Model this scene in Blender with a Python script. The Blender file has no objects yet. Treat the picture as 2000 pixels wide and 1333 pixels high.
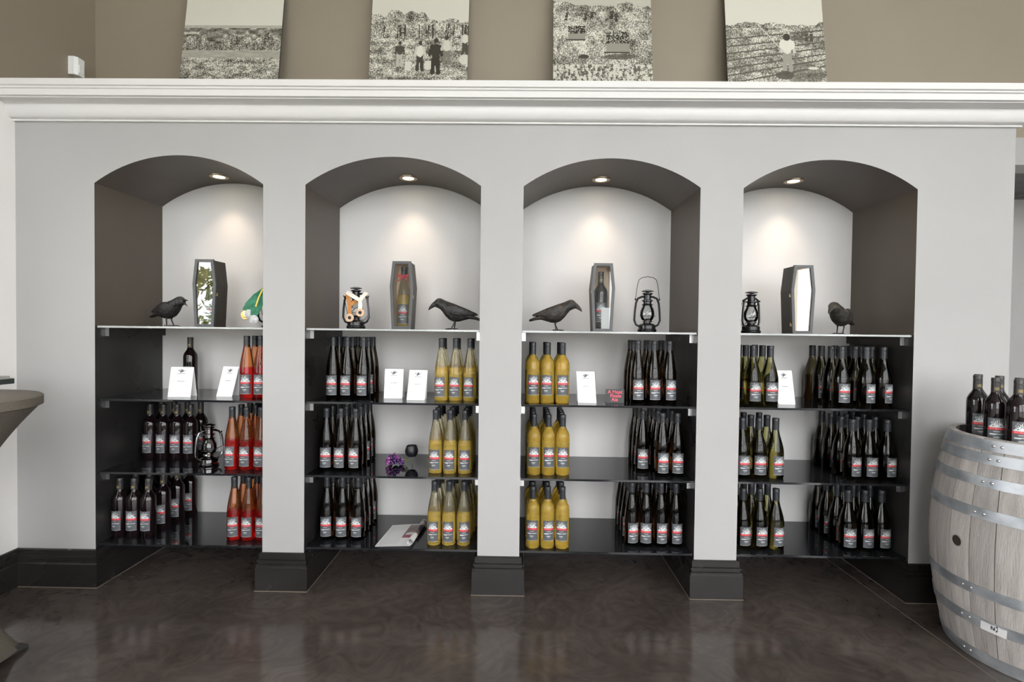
import bpy, math, random
import numpy as np
from mathutils import Vector, Matrix
random.seed(7)
PI = math.pi
sc = bpy.context.scene
COL = sc.collection

# ------------------------------------------------------------------ camera
F_PX, CAM_H, CAM_D = 1000.0, 1.26, 2.4367
YAW, PITCH, ROLL = 0.0134, -0.0189, 0.0117
_fwd = Vector((-math.sin(YAW) * math.cos(PITCH), math.cos(YAW) * math.cos(PITCH), math.sin(PITCH)))
_right = Vector((math.cos(YAW), math.sin(YAW), 0))
_up = _right.cross(_fwd)
_r2 = _right * math.cos(ROLL) + _up * math.sin(ROLL)
_u2 = -_right * math.sin(ROLL) + _up * math.cos(ROLL)
cam_data = bpy.data.cameras.new('camera')
cam_data.sensor_width = 36.0
cam_data.lens = F_PX * 36.0 / 2000.0
cam_data.clip_start = 0.05
cam = bpy.data.objects.new('camera', cam_data)
COL.objects.link(cam)
CAM = Vector((0, -CAM_D, CAM_H))
m = Matrix((_r2, _u2, -_fwd)).transposed().to_4x4()
m.translation = CAM
cam.matrix_world = m
sc.camera = cam

# ------------------------------------------------------------------ world and exposure
world = bpy.data.worlds.new('overcast_sky')
sc.world = world
world.use_nodes = True
bg = world.node_tree.nodes['Background']
bg.inputs[0].default_value = (0.98, 0.985, 1.0, 1)
bg.inputs[1].default_value = 10.0
sc.view_settings.view_transform = 'Standard'
sc.view_settings.look = 'None'
sc.view_settings.gamma = 1.0
sc.view_settings.use_curve_mapping = False
sc.view_settings.exposure = 0.0
sc.cycles.use_denoising = True
sc.cycles.caustics_reflective = False
sc.cycles.caustics_refractive = False


def ray(px, py):
    return _r2 * ((px - 1000) / F_PX) + _u2 * ((666.5 - py) / F_PX) + _fwd


def at_y(px, py, Y):
    d = ray(px, py)
    return CAM + d * ((Y - CAM.y) / d.y)


def at_z(px, py, Z):
    d = ray(px, py)
    return CAM + d * ((Z - CAM.z) / d.z)


# ------------------------------------------------------------------ materials
def s2l(c):
    return tuple((v / 255 / 12.92) if v / 255 <= 0.04045 else ((v / 255 + 0.055) / 1.055) ** 2.4 for v in c)


def mat(name, col, rough=0.5, metal=0.0, trans=0.0, ior=1.45, coat=0.0, spec=0.5, emit=None, estr=0.0):
    mt = bpy.data.materials.new(name)
    mt.use_nodes = True
    b = mt.node_tree.nodes['Principled BSDF']
    b.inputs['Base Color'].default_value = (*col[:3], 1)
    b.inputs['Roughness'].default_value = rough
    b.inputs['Metallic'].default_value = metal
    b.inputs['Transmission Weight'].default_value = trans
    b.inputs['IOR'].default_value = ior
    b.inputs['Coat Weight'].default_value = coat
    b.inputs['Specular IOR Level'].default_value = spec
    if emit:
        b.inputs['Emission Color'].default_value = (*emit, 1)
        b.inputs['Emission Strength'].default_value = estr
    return mt


def bsdf(mt):
    return mt.node_tree.nodes['Principled BSDF']


def noise_color(mt, c1, c2, scale=5.0, detail=4.0, stretch=(1, 1, 1), lo=0.35, hi=0.65, bump=0.0, bscale=None, distort=0.0, rough=None):
    nt = mt.node_tree
    N, L = nt.nodes, nt.links
    tc = N.new('ShaderNodeTexCoord')
    mp = N.new('ShaderNodeMapping')
    mp.inputs['Scale'].default_value = stretch
    nz = N.new('ShaderNodeTexNoise')
    nz.inputs['Scale'].default_value = scale
    nz.inputs['Detail'].default_value = detail
    nz.inputs['Distortion'].default_value = distort
    rp = N.new('ShaderNodeValToRGB')
    rp.color_ramp.elements[0].position = lo
    rp.color_ramp.elements[1].position = hi
    rp.color_ramp.elements[0].color = (*c1, 1)
    rp.color_ramp.elements[1].color = (*c2, 1)
    L.new(tc.outputs['Object'], mp.inputs[0])
    L.new(mp.outputs[0], nz.inputs['Vector'])
    L.new(nz.outputs['Fac'], rp.inputs[0])
    L.new(rp.outputs[0], bsdf(mt).inputs['Base Color'])
    if rough:
        mr = N.new('ShaderNodeMapRange')
        mr.inputs['From Min'].default_value = lo
        mr.inputs['From Max'].default_value = hi
        mr.inputs['To Min'].default_value = rough[0]
        mr.inputs['To Max'].default_value = rough[1]
        L.new(nz.outputs['Fac'], mr.inputs[0])
        L.new(mr.outputs[0], bsdf(mt).inputs['Roughness'])
    if bump:
        bp = N.new('ShaderNodeBump')
        bp.inputs['Strength'].default_value = bump
        bp.inputs['Distance'].default_value = 0.01
        n2 = nz
        if bscale:
            n2 = N.new('ShaderNodeTexNoise')
            n2.inputs['Scale'].default_value = bscale
            n2.inputs['Detail'].default_value = 4
            L.new(mp.outputs[0], n2.inputs['Vector'])
        L.new(n2.outputs['Fac'], bp.inputs['Height'])
        L.new(bp.outputs[0], bsdf(mt).inputs['Normal'])
    return mt


def fill_mat(name, above, below, zfill, rough=0.02, trans=1.0, ior=1.36, top_trans=0.9):
    """bottle glass: one colour below the fill level, another above it"""
    mt = mat(name, below, rough, trans=trans, ior=ior)
    N, L = mt.node_tree.nodes, mt.node_tree.links
    tc = N.new('ShaderNodeTexCoord')
    sp = N.new('ShaderNodeSeparateXYZ')
    rp = N.new('ShaderNodeValToRGB')
    rp.color_ramp.interpolation = 'CONSTANT'
    rp.color_ramp.elements[0].color = (*below, 1)
    rp.color_ramp.elements[1].color = (*above, 1)
    rp.color_ramp.elements[1].position = zfill
    L.new(tc.outputs['Object'], sp.inputs[0])
    L.new(sp.outputs['Z'], rp.inputs[0])
    L.new(rp.outputs[0], bsdf(mt).inputs['Base Color'])
    if trans < 1.0:
        r2 = N.new('ShaderNodeMapRange')
        r2.inputs['From Min'].default_value = zfill - 0.0005
        r2.inputs['From Max'].default_value = zfill + 0.0005
        r2.inputs['To Min'].default_value = trans
        r2.inputs['To Max'].default_value = top_trans
        L.new(sp.outputs['Z'], r2.inputs[0])
        L.new(r2.outputs[0], bsdf(mt).inputs['Transmission Weight'])
    return mt


M = {}
M['wall'] = noise_color(mat('wall_paint_dimmed', (0.6,) * 3, 0.6), (0.375, 0.370, 0.362), (0.395, 0.390, 0.382), 1.5, 3, bump=0.03, bscale=220)  # tone darkened in the colour to offset the stronger light on the front wall
M['pale'] = noise_color(mat('wall_paint_lifted', (0.7,) * 3, 0.6), (0.655, 0.645, 0.635), (0.685, 0.675, 0.665), 1.5, 3, bump=0.03, bscale=220)  # colour lifted to make up for the shade inside the niches
M['sunlit_wall'] = noise_color(mat('wall_paint_sunlit', (0.8,) * 3, 0.6), (0.80, 0.78, 0.755), (0.83, 0.81, 0.785), 1.5, 3, bump=0.03, bscale=220)  # sunlight on the left wall put into the colour as a lighter, warmer tone
M['taupe'] = noise_color(mat('taupe_paint', (0.3,) * 3, 0.55), (0.262, 0.222, 0.168), (0.285, 0.242, 0.184), 1.2, 3, bump=0.03, bscale=220)
M['reveal'] = noise_color(mat('dark_taupe_paint', (0.1,) * 3, 0.4), (0.082, 0.066, 0.052), (0.094, 0.076, 0.060), 3, 4, bump=0.05, bscale=150)
M['black_panel'] = noise_color(mat('black_panel_paint', (0.02,) * 3, 0.3), (0.016, 0.015, 0.015), (0.026, 0.025, 0.025), 6, 4, rough=(0.25, 0.4))
M['white_trim'] = mat('white_gloss_trim', (0.68, 0.67, 0.655), 0.35)
M['ceiling'] = mat('ceiling_paint', (0.75, 0.75, 0.74), 0.7)
M['base'] = noise_color(mat('black_baseboard_paint', (0.02,) * 3, 0.25), (0.015, 0.0135, 0.013), (0.021, 0.019, 0.018), 4, 3, rough=(0.22, 0.28))
M['caulk'] = mat('tan_caulk', (0.16, 0.13, 0.10), 0.7)
M['alu'] = mat('brushed_aluminium', (0.6, 0.6, 0.6), 0.35, 1.0)
M['smoked'] = mat('smoked_glass', (0.012, 0.013, 0.015), 0.025, ior=1.55)
M['shelf_clear'] = None
M['shelf_edge'] = mat('polished_glass_edge', (0.42, 0.44, 0.43), 0.15)
M['capsule'] = mat('charcoal_capsule', (0.022, 0.024, 0.028), 0.38)
M['capsule_red'] = mat('grey_capsule', (0.035, 0.033, 0.032), 0.35)
M['gold'] = mat('gold_foil', (0.75, 0.55, 0.2), 0.3, 1.0)
M['neck_gold'] = mat('dull_gold_print', (0.22, 0.17, 0.07), 0.4)
M['red_glass'] = mat('dark_red_wine_glass', (0.008, 0.004, 0.005), 0.03, ior=1.5)
M['dark_flute'] = fill_mat('dark_amber_glass', (0.20, 0.16, 0.10), (0.10, 0.035, 0.008), 0.150, ior=1.40)
M['pinot'] = fill_mat('dark_olive_glass', (0.22, 0.19, 0.10), (0.10, 0.055, 0.015), 0.130, ior=1.40)
M['green'] = fill_mat('green_gold_glass', (0.42, 0.40, 0.16), (0.36, 0.30, 0.06), 0.135, ior=1.38)
M['yellow'] = fill_mat('pale_gold_wine', (0.97, 0.88, 0.60), (0.97, 0.69, 0.15), 0.165, trans=0.72)
M['gold_wine'] = fill_mat('golden_wine', (0.97, 0.86, 0.55), (0.97, 0.66, 0.11), 0.235, trans=0.72)
M['rose'] = fill_mat('rose_wine', (0.97, 0.33, 0.10), (0.86, 0.025, 0.02), 0.150, trans=0.86, top_trans=0.93)
M['paper'] = mat('white_paper', (0.78, 0.78, 0.77), 0.6)
M['crow'] = noise_color(mat('black_painted_resin', (0.02,) * 3, 0.45), (0.010, 0.010, 0.011), (0.035, 0.032, 0.030), 60, 5, bump=0.5, bscale=90)
M['crow_dust'] = noise_color(mat('dusty_black_resin', (0.03,) * 3, 0.5), (0.020, 0.019, 0.017), (0.075, 0.062, 0.048), 26, 5, lo=0.4, hi=0.75, bump=0.5, bscale=90)
M['coffin'] = noise_color(mat('charcoal_stained_wood', (0.03,) * 3, 0.45), (0.040, 0.034, 0.028), (0.062, 0.050, 0.040), 10, 4, (8, 8, 0.8))
M['coffin_frame'] = mat('grey_painted_frame', (0.070, 0.072, 0.075), 0.4)
M['pine'] = noise_color(mat('pale_pine', (0.6, 0.4, 0.2), 0.6), (0.72, 0.55, 0.36), (0.82, 0.67, 0.48), 5, 4, (6, 6, 0.6))


def thin_glass(name, tint, ior):
    mt = mat(name, tint, 0.0)
    N, L = mt.node_tree.nodes, mt.node_tree.links
    fr = N.new('ShaderNodeFresnel')
    fr.inputs['IOR'].default_value = ior
    tr = N.new('ShaderNodeBsdfTransparent')
    tr.inputs['Color'].default_value = (*tint, 1)
    gl = N.new('ShaderNodeBsdfGlossy')
    gl.inputs['Roughness'].default_value = 0.0
    mx = N.new('ShaderNodeMixShader')
    L.new(fr.outputs[0], mx.inputs[0])
    L.new(tr.outputs[0], mx.inputs[1])
    L.new(gl.outputs[0], mx.inputs[2])
    L.new(mx.outputs[0], N['Material Output'].inputs['Surface'])
    return mt


M['pane'] = thin_glass('clear_pane', (0.97, 0.98, 0.98), 1.6)
M['shelf_clear'] = thin_glass('clear_shelf_glass', (0.90, 0.93, 0.915), 1.5)
M['clear'] = thin_glass('clear_globe_glass', (0.93, 0.94, 0.94), 1.5)
M['lantern'] = mat('black_enamel', (0.012, 0.012, 0.013), 0.22)
M['chrome'] = mat('chrome', (0.75, 0.75, 0.76), 0.12, 1.0)
M['dark_chrome'] = mat('dark_chrome', (0.22, 0.22, 0.225), 0.14, 1.0)
M['brass'] = mat('brass', (0.8, 0.6, 0.28), 0.3, 1.0)
M['red_ribbon'] = mat('red_ribbon', (0.55, 0.02, 0.04), 0.5)
M['green_ribbon'] = noise_color(mat('green_ribbon', (0.02, 0.2, 0.1), 0.5), (0.012, 0.13, 0.065), (0.03, 0.24, 0.13), 40, 3)
M['yellow_ribbon'] = mat('yellow_ribbon', (0.75, 0.6, 0.1), 0.5)
M['white_ribbon'] = mat('cream_ribbon', (0.78, 0.70, 0.62), 0.6)
M['orange_ribbon'] = mat('tan_orange_ribbon', (0.45, 0.19, 0.05), 0.6)
M['silver'] = noise_color(mat('silver_medal', (0.7,) * 3, 0.35, 0.6), (0.40, 0.40, 0.41), (0.55, 0.55, 0.56), 120, 3, bump=0.4)
M['wood_disc'] = noise_color(mat('pale_wood_disc', (0.6, 0.4, 0.25), 0.55), (0.55, 0.36, 0.22), (0.75, 0.55, 0.38), 50, 3)
M['grape'] = mat('purple_glass_grape', (0.055, 0.013, 0.10), 0.08, coat=0.5)
M['grape_light'] = mat('pink_violet_grape', (0.26, 0.06, 0.24), 0.08, coat=0.5)
M['stem'] = mat('green_wire', (0.10, 0.13, 0.06), 0.5)
M['rose_black'] = noise_color(mat('black_petal', (0.01,) * 3, 0.35), (0.006, 0.007, 0.010), (0.02, 0.022, 0.028), 50, 3)
M['slate'] = mat('chalkboard', (0.045, 0.05, 0.05), 0.5)
M['chalk'] = mat('red_chalk', (0.78, 0.13, 0.18), 0.8)
M['hoop'] = noise_color(mat('galvanised_steel', (0.5,) * 3, 0.45, 0.7), (0.36, 0.39, 0.42), (0.58, 0.61, 0.64), 14, 5, bump=0.1, rough=(0.35, 0.55))
M['rivet'] = mat('steel_rivet', (0.6, 0.6, 0.62), 0.35, 1.0)
M['dark_hole'] = mat('dark_bung_hole', (0.03, 0.022, 0.016), 0.8)
M['fabric'] = noise_color(mat('grey_brown_stretch_fabric', (0.1,) * 3, 0.75), (0.135, 0.118, 0.092), (0.165, 0.145, 0.115), 200, 3, bump=0.2)
M['vinyl'] = mat('dark_vinyl_pocket', (0.05, 0.048, 0.045), 0.4)
M['sensor'] = mat('white_plastic', (0.8, 0.81, 0.8), 0.4)
M['tray'] = mat('dark_green_tray', (0.03, 0.04, 0.035), 0.4)
M['napkin'] = mat('grey_paper_block', (0.45, 0.43, 0.4), 0.8)
M['bulb'] = mat('warm_lamp_face', (1, 0.9, 0.75), 0.3, emit=(1.0, 0.80, 0.52), estr=14)
M['lamp_ring'] = mat('satin_nickel_ring', (0.55, 0.46, 0.36), 0.3, 0.9)
M['foliage'] = noise_color(mat('leaf_green', (0.1, 0.2, 0.05), 0.6), (0.10, 0.15, 0.03), (0.32, 0.36, 0.08), 8, 3)
M['ground'] = noise_color(mat('outdoor_ground', (0.3,) * 3, 0.9), (0.26, 0.27, 0.22), (0.36, 0.36, 0.32), 2, 4)
M['frame_white'] = mat('white_window_frame', (0.75, 0.75, 0.74), 0.4)

# barrel oak: grey weathered, per-stave variation
mt = mat('weathered_oak', (0.4,) * 3, 0.7)
noise_color(mt, (0.32, 0.295, 0.275), (0.52, 0.488, 0.458), 7, 6, (5, 5, 0.55), 0.25, 0.75, bump=0.25, bscale=40)
N, L = mt.node_tree.nodes, mt.node_tree.links
oi = N.new('ShaderNodeObjectInfo')
hv = N.new('ShaderNodeHueSaturation')
mr = N.new('ShaderNodeMapRange')
mr.inputs['To Min'].default_value = 0.82
mr.inputs['To Max'].default_value = 1.12
L.new(oi.outputs['Random'], mr.inputs[0])
L.new(mr.outputs[0], hv.inputs['Value'])
src = bsdf(mt).inputs['Base Color'].links[0].from_socket
L.new(src, hv.inputs['Color'])
L.new(hv.outputs[0], bsdf(mt).inputs['Base Color'])
M['oak'] = mt

# polished dark concrete floor with trowel swirls
mt = mat('polished_concrete', (0.03,) * 3, 0.2)
N, L = mt.node_tree.nodes, mt.node_tree.links
tc = N.new('ShaderNodeTexCoord')
n1 = N.new('ShaderNodeTexNoise')
n1.inputs['Scale'].default_value = 1.1
n1.inputs['Detail'].default_value = 7
n1.inputs['Distortion'].default_value = 2.2
n2 = N.new('ShaderNodeTexNoise')
n2.inputs['Scale'].default_value = 6.0
n2.inputs['Detail'].default_value = 6
n2.inputs['Distortion'].default_value = 3.5
rp = N.new('ShaderNodeValToRGB')
rp.color_ramp.elements[0].position = 0.38
rp.color_ramp.elements[1].position = 0.66
rp.color_ramp.elements[0].color = (0.052, 0.042, 0.037, 1)
rp.color_ramp.elements[1].color = (0.098, 0.080, 0.071, 1)
rp2 = N.new('ShaderNodeMapRange')
rp2.inputs['From Min'].default_value = 0.3
rp2.inputs['From Max'].default_value = 0.7
rp2.inputs['To Min'].default_value = 0.07
rp2.inputs['To Max'].default_value = 0.20
bp = N.new('ShaderNodeBump')
bp.inputs['Strength'].default_value = 0.035
bp.inputs['Distance'].default_value = 0.02
L.new(tc.outputs['Object'], n1.inputs['Vector'])
L.new(tc.outputs['Object'], n2.inputs['Vector'])
mth = N.new('ShaderNodeMix')
mth.inputs[0].default_value = 0.45
L.new(n1.outputs['Fac'], mth.inputs[2])
L.new(n2.outputs['Fac'], mth.inputs[3])
L.new(mth.outputs[0], rp.inputs[0])
L.new(rp.outputs[0], bsdf(mt).inputs['Base Color'])
L.new(n2.outputs['Fac'], rp2.inputs[0])
L.new(rp2.outputs[0], bsdf(mt).inputs['Roughness'])
L.new(n1.outputs['Fac'], bp.inputs['Height'])
L.new(bp.outputs[0], bsdf(mt).inputs['Normal'])
M['floor'] = mt

# printed surfaces: the colour comes from the mesh's own colour attribute
def print_mat(name, rough):
    mt = mat(name, (0.5,) * 3, rough)
    a = mt.node_tree.nodes.new('ShaderNodeAttribute')
    a.attribute_name = 'print'
    mt.node_tree.links.new(a.outputs['Color'], bsdf(mt).inputs['Base Color'])
    return mt
M['print'] = print_mat('printed_matte', 0.55)
M['label'] = print_mat('printed_label', 0.32)
M['glossy_print'] = print_mat('printed_glossy_paper', 0.3)


# ------------------------------------------------------------------ mesh helpers
class MB:
    def __init__(s):
        s.v, s.f = [], []

    def add(s, vs, fs):
        o = len(s.v)
        s.v += [tuple(p) for p in vs]
        s.f += [tuple(i + o for i in f) for f in fs]
        return s

    def box(s, x0, x1, y0, y1, z0, z1, rot=None, org=(0, 0, 0)):
        p = [Vector((x, y, z)) for z in (z0, z1) for y in (y0, y1) for x in (x0, x1)]
        if rot is not None:
            p = [rot @ q for q in p]
        p = [q + Vector(org) for q in p]
        return s.add(p, [(0, 2, 3, 1), (4, 5, 7, 6), (0, 1, 5, 4), (2, 6, 7, 3), (0, 4, 6, 2), (1, 3, 7, 5)])

    def lathe(s, prof, seg=24, org=(0, 0, 0), a0=0.0, a1=2 * PI, rot=None):
        full = abs(a1 - a0 - 2 * PI) < 1e-6
        n = seg if full else seg + 1
        vs, fs = [], []
        for r, z in prof:
            for k in range(n):
                a = a0 + (a1 - a0) * k / seg
                p = Vector((r * math.cos(a), r * math.sin(a), z))
                if rot is not None:
                    p = rot @ p
                vs.append(p + Vector(org))
        for i in range(len(prof) - 1):
            for k in range(seg):
                k2 = (k + 1) % n
                fs.append((i * n + k, i * n + k2, (i + 1) * n + k2, (i + 1) * n + k))
        return s.add(vs, fs)

    def tube(s, pts, r, seg=8, cap=True):
        pts = [Vector(p) for p in pts]
        rs = r if isinstance(r, (list, tuple)) else [r] * len(pts)
        vs, fs = [], []
        prev = None
        for i, p in enumerate(pts):
            t = (pts[min(i + 1, len(pts) - 1)] - pts[max(i - 1, 0)]).normalized()
            if prev is None:
                ref = Vector((0, 0, 1)) if abs(t.z) < 0.9 else Vector((1, 0, 0))
                u = t.cross(ref).normalized()
            else:
                u = (prev - t * prev.dot(t)).normalized()
            prev = u
            w = t.cross(u)
            for k in range(seg):
                a = 2 * PI * k / seg
                vs.append(p + (u * math.cos(a) + w * math.sin(a)) * rs[i])
        for i in range(len(pts) - 1):
            for k in range(seg):
                k2 = (k + 1) % seg
                fs.append((i * seg + k, i * seg + k2, (i + 1) * seg + k2, (i + 1) * seg + k))
        if cap:
            fs.append(tuple(range(seg))[::-1])
            fs.append(tuple((len(pts) - 1) * seg + k for k in range(seg)))
        return s.add(vs, fs)

    def ribbon(s, pts, nrm, w, th=0.0012):
        """flat strip of width w along pts, nrm = facing direction"""
        pts = [Vector(p) for p in pts]
        nrm = Vector(nrm).normalized()
        vs, fs = [], []
        for i, p in enumerate(pts):
            t = (pts[min(i + 1, len(pts) - 1)] - pts[max(i - 1, 0)]).normalized()
            side = t.cross(nrm).normalized() * (w / 2)
            nn = side.cross(t).normalized() * th
            vs += [p - side - nn, p + side - nn, p + side + nn, p - side + nn]
        for i in range(len(pts) - 1):
            a, b = i * 4, i * 4 + 4
            for k in range(4):
                k2 = (k + 1) % 4
                fs.append((a + k, a + k2, b + k2, b + k))
        fs.append((3, 2, 1, 0))
        e = (len(pts) - 1) * 4
        fs.append((e, e + 1, e + 2, e + 3))
        return s.add(vs, fs)

    def prism(s, poly, ax, t0, t1):
        """poly in the plane across axis ax ('x','y','z'), extruded t0..t1"""
        def mk(a, b, t):
            return {'x': (t, a, b), 'y': (a, t, b), 'z': (a, b, t)}[ax]
        n = len(poly)
        vs = [mk(a, b, t0) for a, b in poly] + [mk(a, b, t1) for a, b in poly]
        fs = [tuple(range(n)), tuple(range(n, 2 * n))[::-1]]
        fs += [(i, i + n, (i + 1) % n + n, (i + 1) % n) for i in range(n)]
        return s.add(vs, fs)

    def mesh(s, name, material, smooth=False, fix=True):
        me = bpy.data.meshes.new(name)
        me.from_pydata(s.v, [], s.f)
        if fix:
            import bmesh
            bm = bmesh.new()
            bm.from_mesh(me)
            bmesh.ops.remove_doubles(bm, verts=bm.verts, dist=1e-6)
            bmesh.ops.recalc_face_normals(bm, faces=bm.faces)
            bm.to_mesh(me)
            bm.free()
        if smooth:
            me.polygons.foreach_set('use_smooth', [True] * len(me.polygons))
            try:
                me.set_sharp_from_angle(angle=math.radians(38))
            except Exception:
                pass
        me.materials.append(material)
        return me

    def build(s, name, material, parent=None, smooth=False, loc=(0, 0, 0), fix=True):
        return link(name, s.mesh(name, material, smooth, fix), parent, loc)


def link(name, data, parent=None, loc=(0, 0, 0), rotz=0.0):
    o = bpy.data.objects.new(name, data)
    o.location = loc
    o.rotation_euler = (0, 0, rotz)
    if parent is not None:
        o.parent = parent
    COL.objects.link(o)
    return o


def tag(o, label, cat, group=None):
    o['label'] = label
    o['category'] = cat
    if group:
        o['group'] = group
    return o


def thing(name, label, cat, loc=(0, 0, 0), rotz=0.0, group=None):
    return tag(link(name, None, None, loc, rotz), label, cat, group)


def struct(o):
    o['kind'] = 'structure'
    return o


def printed_grid(name, img, fn, material):
    """mesh of img.shape cells, one flat colour for each cell; fn(u, v)->xyz, v up from the bottom; img row 0 = top"""
    h, w = img.shape[:2]
    vs = [fn(i / w, 1 - j / h) for j in range(h + 1) for i in range(w + 1)]
    fs = [(j * (w + 1) + i, (j + 1) * (w + 1) + i, (j + 1) * (w + 1) + i + 1, j * (w + 1) + i + 1) for j in range(h) for i in range(w)]
    me = bpy.data.meshes.new(name)
    me.from_pydata(vs, [], fs)
    at = me.color_attributes.new('print', 'FLOAT_COLOR', 'CORNER')
    c = np.ones((h * w, 4, 4), dtype=np.float32)
    c[:, :, :3] = img.reshape(-1, 1, 3)
    at.data.foreach_set('color', c.ravel())
    me.materials.append(material)
    return me


def to_lin(img):
    a = np.clip(img, 0, 1)
    return np.where(a <= 0.04045, a / 12.92, ((a + 0.055) / 1.055) ** 2.4)


RNG = np.random.default_rng(11)


def vnoise(h, w, cells_y, cells_x):
    g = RNG.random((cells_y + 2, cells_x + 2))
    y = np.linspace(0, cells_y, h, endpoint=False)
    x = np.linspace(0, cells_x, w, endpoint=False)
    yi, xi = y.astype(int), x.astype(int)
    fy, fx = (y - yi)[:, None], (x - xi)[None, :]
    fy, fx = fy * fy * (3 - 2 * fy), fx * fx * (3 - 2 * fx)
    a = g[yi][:, xi]; b = g[yi][:, xi + 1]; c = g[yi + 1][:, xi]; d = g[yi + 1][:, xi + 1]
    return (a * (1 - fx) + b * fx) * (1 - fy) + (c * (1 - fx) + d * fx) * fy


def fbm(h, w, cy, cx, octs=4):
    o = np.zeros((h, w)); amp = 1; t = 0
    for k in range(octs):
        o += amp * vnoise(h, w, cy * 2 ** k, cx * 2 ** k); t += amp; amp *= 0.6
    return o / t


# ------------------------------------------------------------------ the room
ED = [-2.0404, -1.2268, -1.0244, -0.1876, 0.0140, 0.8476, 1.0493, 1.8600]     # niche jambs
DEPTH, ZS, ZA, ZC = 0.468, 1.947, 2.082, 2.2355
XL, XR = at_y(32, 650, 0).x, at_y(1973, 650, 0).x
NICHE = [(ED[2 * i], ED[2 * i + 1]) for i in range(4)]
NN = ['leftmost', 'second', 'third', 'rightmost']
ZT = at_y(1000, 157, -0.13).z           # top of the cornice and ledge
CEIL = 4.6
YB, XRR = -6.0, 4.4                     # wall behind the camera, far right wall


def arc(x0, x1, n=28):
    c, h = (x1 - x0) / 2, ZA - ZS
    R = (c * c + h * h) / (2 * h)
    cz = ZA - R
    a = math.asin(c / R)
    return [((x0 + x1) / 2 + R * math.sin(t), cz + R * math.cos(t)) for t in [-a + 2 * a * k / n for k in range(n + 1)]]


floor = MB().box(XL - 0.1, XRR, YB, 1.7, -0.06, 0).build('floor', M['floor'])
struct(floor)
# saw-cut joint in the slab, with pale filler
j0, j1 = at_z(1607, 1087, 0), at_z(1945, 1329, 0)
jd = (j1 - j0).normalized()
js = Vector((-jd.y, jd.x, 0)) * 0.0022
j0 = j0 - jd * 0.05
j1 = j1 + jd * 1.6
MB().add([j0 - js, j0 + js, j1 + js, j1 - js] + [p + Vector((0, 0, 0.0008)) for p in (j0 - js, j0 + js, j1 + js, j1 - js)],
         [(0, 1, 2, 3), (7, 6, 5, 4), (0, 4, 5, 1), (1, 5, 6, 2), (2, 6, 7, 3), (3, 7, 4, 0)]).build('joint_filler', M['caulk'], floor)

# wall with the four arched openings
wb = MB()
xs = [XL] + ED + [XR]
for i in range(0, 10, 2):
    a, b = xs[i], xs[i + 1]
    wb.add([(a, 0, 0), (b, 0, 0), (b, 0, ZS), (a, 0, ZS)], [(0, 1, 2, 3)])
    wb.add([(a, 0, ZS), (b, 0, ZS), (b, 0, ZT - 0.01), (a, 0, ZT - 0.01)], [(0, 1, 2, 3)])
for a, b in NICHE:
    A = arc(a, b)
    for (x0, z0), (x1, z1) in zip(A, A[1:]):
        wb.add([(x0, 0, z0), (x1, 0, z1), (x1, 0, ZT - 0.01), (x0, 0, ZT - 0.01)], [(0, 1, 2, 3)])
wb.add([(XR, 0, 0), (XR, DEPTH + 0.1, 0), (XR, DEPTH + 0.1, ZT - 0.01), (XR, 0, ZT - 0.01)], [(0, 1, 2, 3)])
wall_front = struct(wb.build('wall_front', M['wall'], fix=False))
ZSH = [at_y(1190, 648, 0.01).z, at_y(1190, 793, 0.01).z, at_y(1190, 938, 0.01).z, at_y(1190, 1080, 0.01).z]
GT = 0.010
for i, (a, b) in enumerate(NICHE):
    A = arc(a, b)
    lb = MB()
    for (x0, z0), (x1, z1) in zip(A, A[1:]):
        lb.add([(x0, 0, z0), (x1, 0, z1), (x1, DEPTH, z1), (x0, DEPTH, z0)], [(0, 1, 2, 3)])
    for x in (a, b):
        lb.add([(x, 0, ZSH[0]), (x, DEPTH, ZSH[0]), (x, DEPTH, ZS), (x, 0, ZS)], [(0, 1, 2, 3)])
    lb.build('niche_lining', M['reveal'], wall_front, fix=False)
    for x in (a, b):
        MB().add([(x, 0, 0), (x, DEPTH, 0), (x, DEPTH, ZSH[0]), (x, 0, ZSH[0])], [(0, 1, 2, 3)]).build('side_panel', M['black_panel'], wall_front, fix=False)
    MB().box(a, b, DEPTH - 0.006, DEPTH - 0.001, 0, ZSH[3] - 0.012).build('kick_panel', M['black_panel'], wall_front)

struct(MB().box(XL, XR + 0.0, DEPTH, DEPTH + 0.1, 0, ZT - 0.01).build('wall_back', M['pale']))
struct(MB().box(XL, XRR, DEPTH, DEPTH + 0.1, ZT - 0.01, CEIL).build('wall_back_upper', M['taupe']))
struct(MB().box(XL, XR + 0.12, -0.12, DEPTH, ZT - 0.012, ZT - 0.002).build('trim_2', M['white_trim']))   # ledge board

# crown moulding along the wall with a return at the right-hand end
def sweep(path, prof, closed_prof=True):
    """prof: (out, z); path in xy, outward = (dy,-dx); mitred corners"""
    n = len(path)
    dirs = [(Vector(path[i + 1]) - Vector(path[i])).normalized() for i in range(n - 1)]
    nor = [Vector((d.y, -d.x)) for d in dirs]
    rows = []
    for i in range(n):
        if i == 0:
            mvec = nor[0]
        elif i == n - 1:
            mvec = nor[-1]
        else:
            mvec = (nor[i - 1] + nor[i])
            mvec = mvec / (1 + nor[i - 1].dot(nor[i]))
        rows.append([(path[i][0] + mvec.x * o, path[i][1] + mvec.y * o, z) for o, z in prof])
    mb = MB()
    k = len(prof)
    fs = []
    for i in range(n - 1):
        for j in range(k if closed_prof else k - 1):
            j2 = (j + 1) % k
            fs.append((i * k + j, (i + 1) * k + j, (i + 1) * k + j2, i * k + j2))
    if closed_prof:
        fs.append(tuple(range(k)))
        fs.append(tuple((n - 1) * k + j for j in range(k))[::-1])
    mb.add([p for r in rows for p in r], fs)
    return mb


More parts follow.
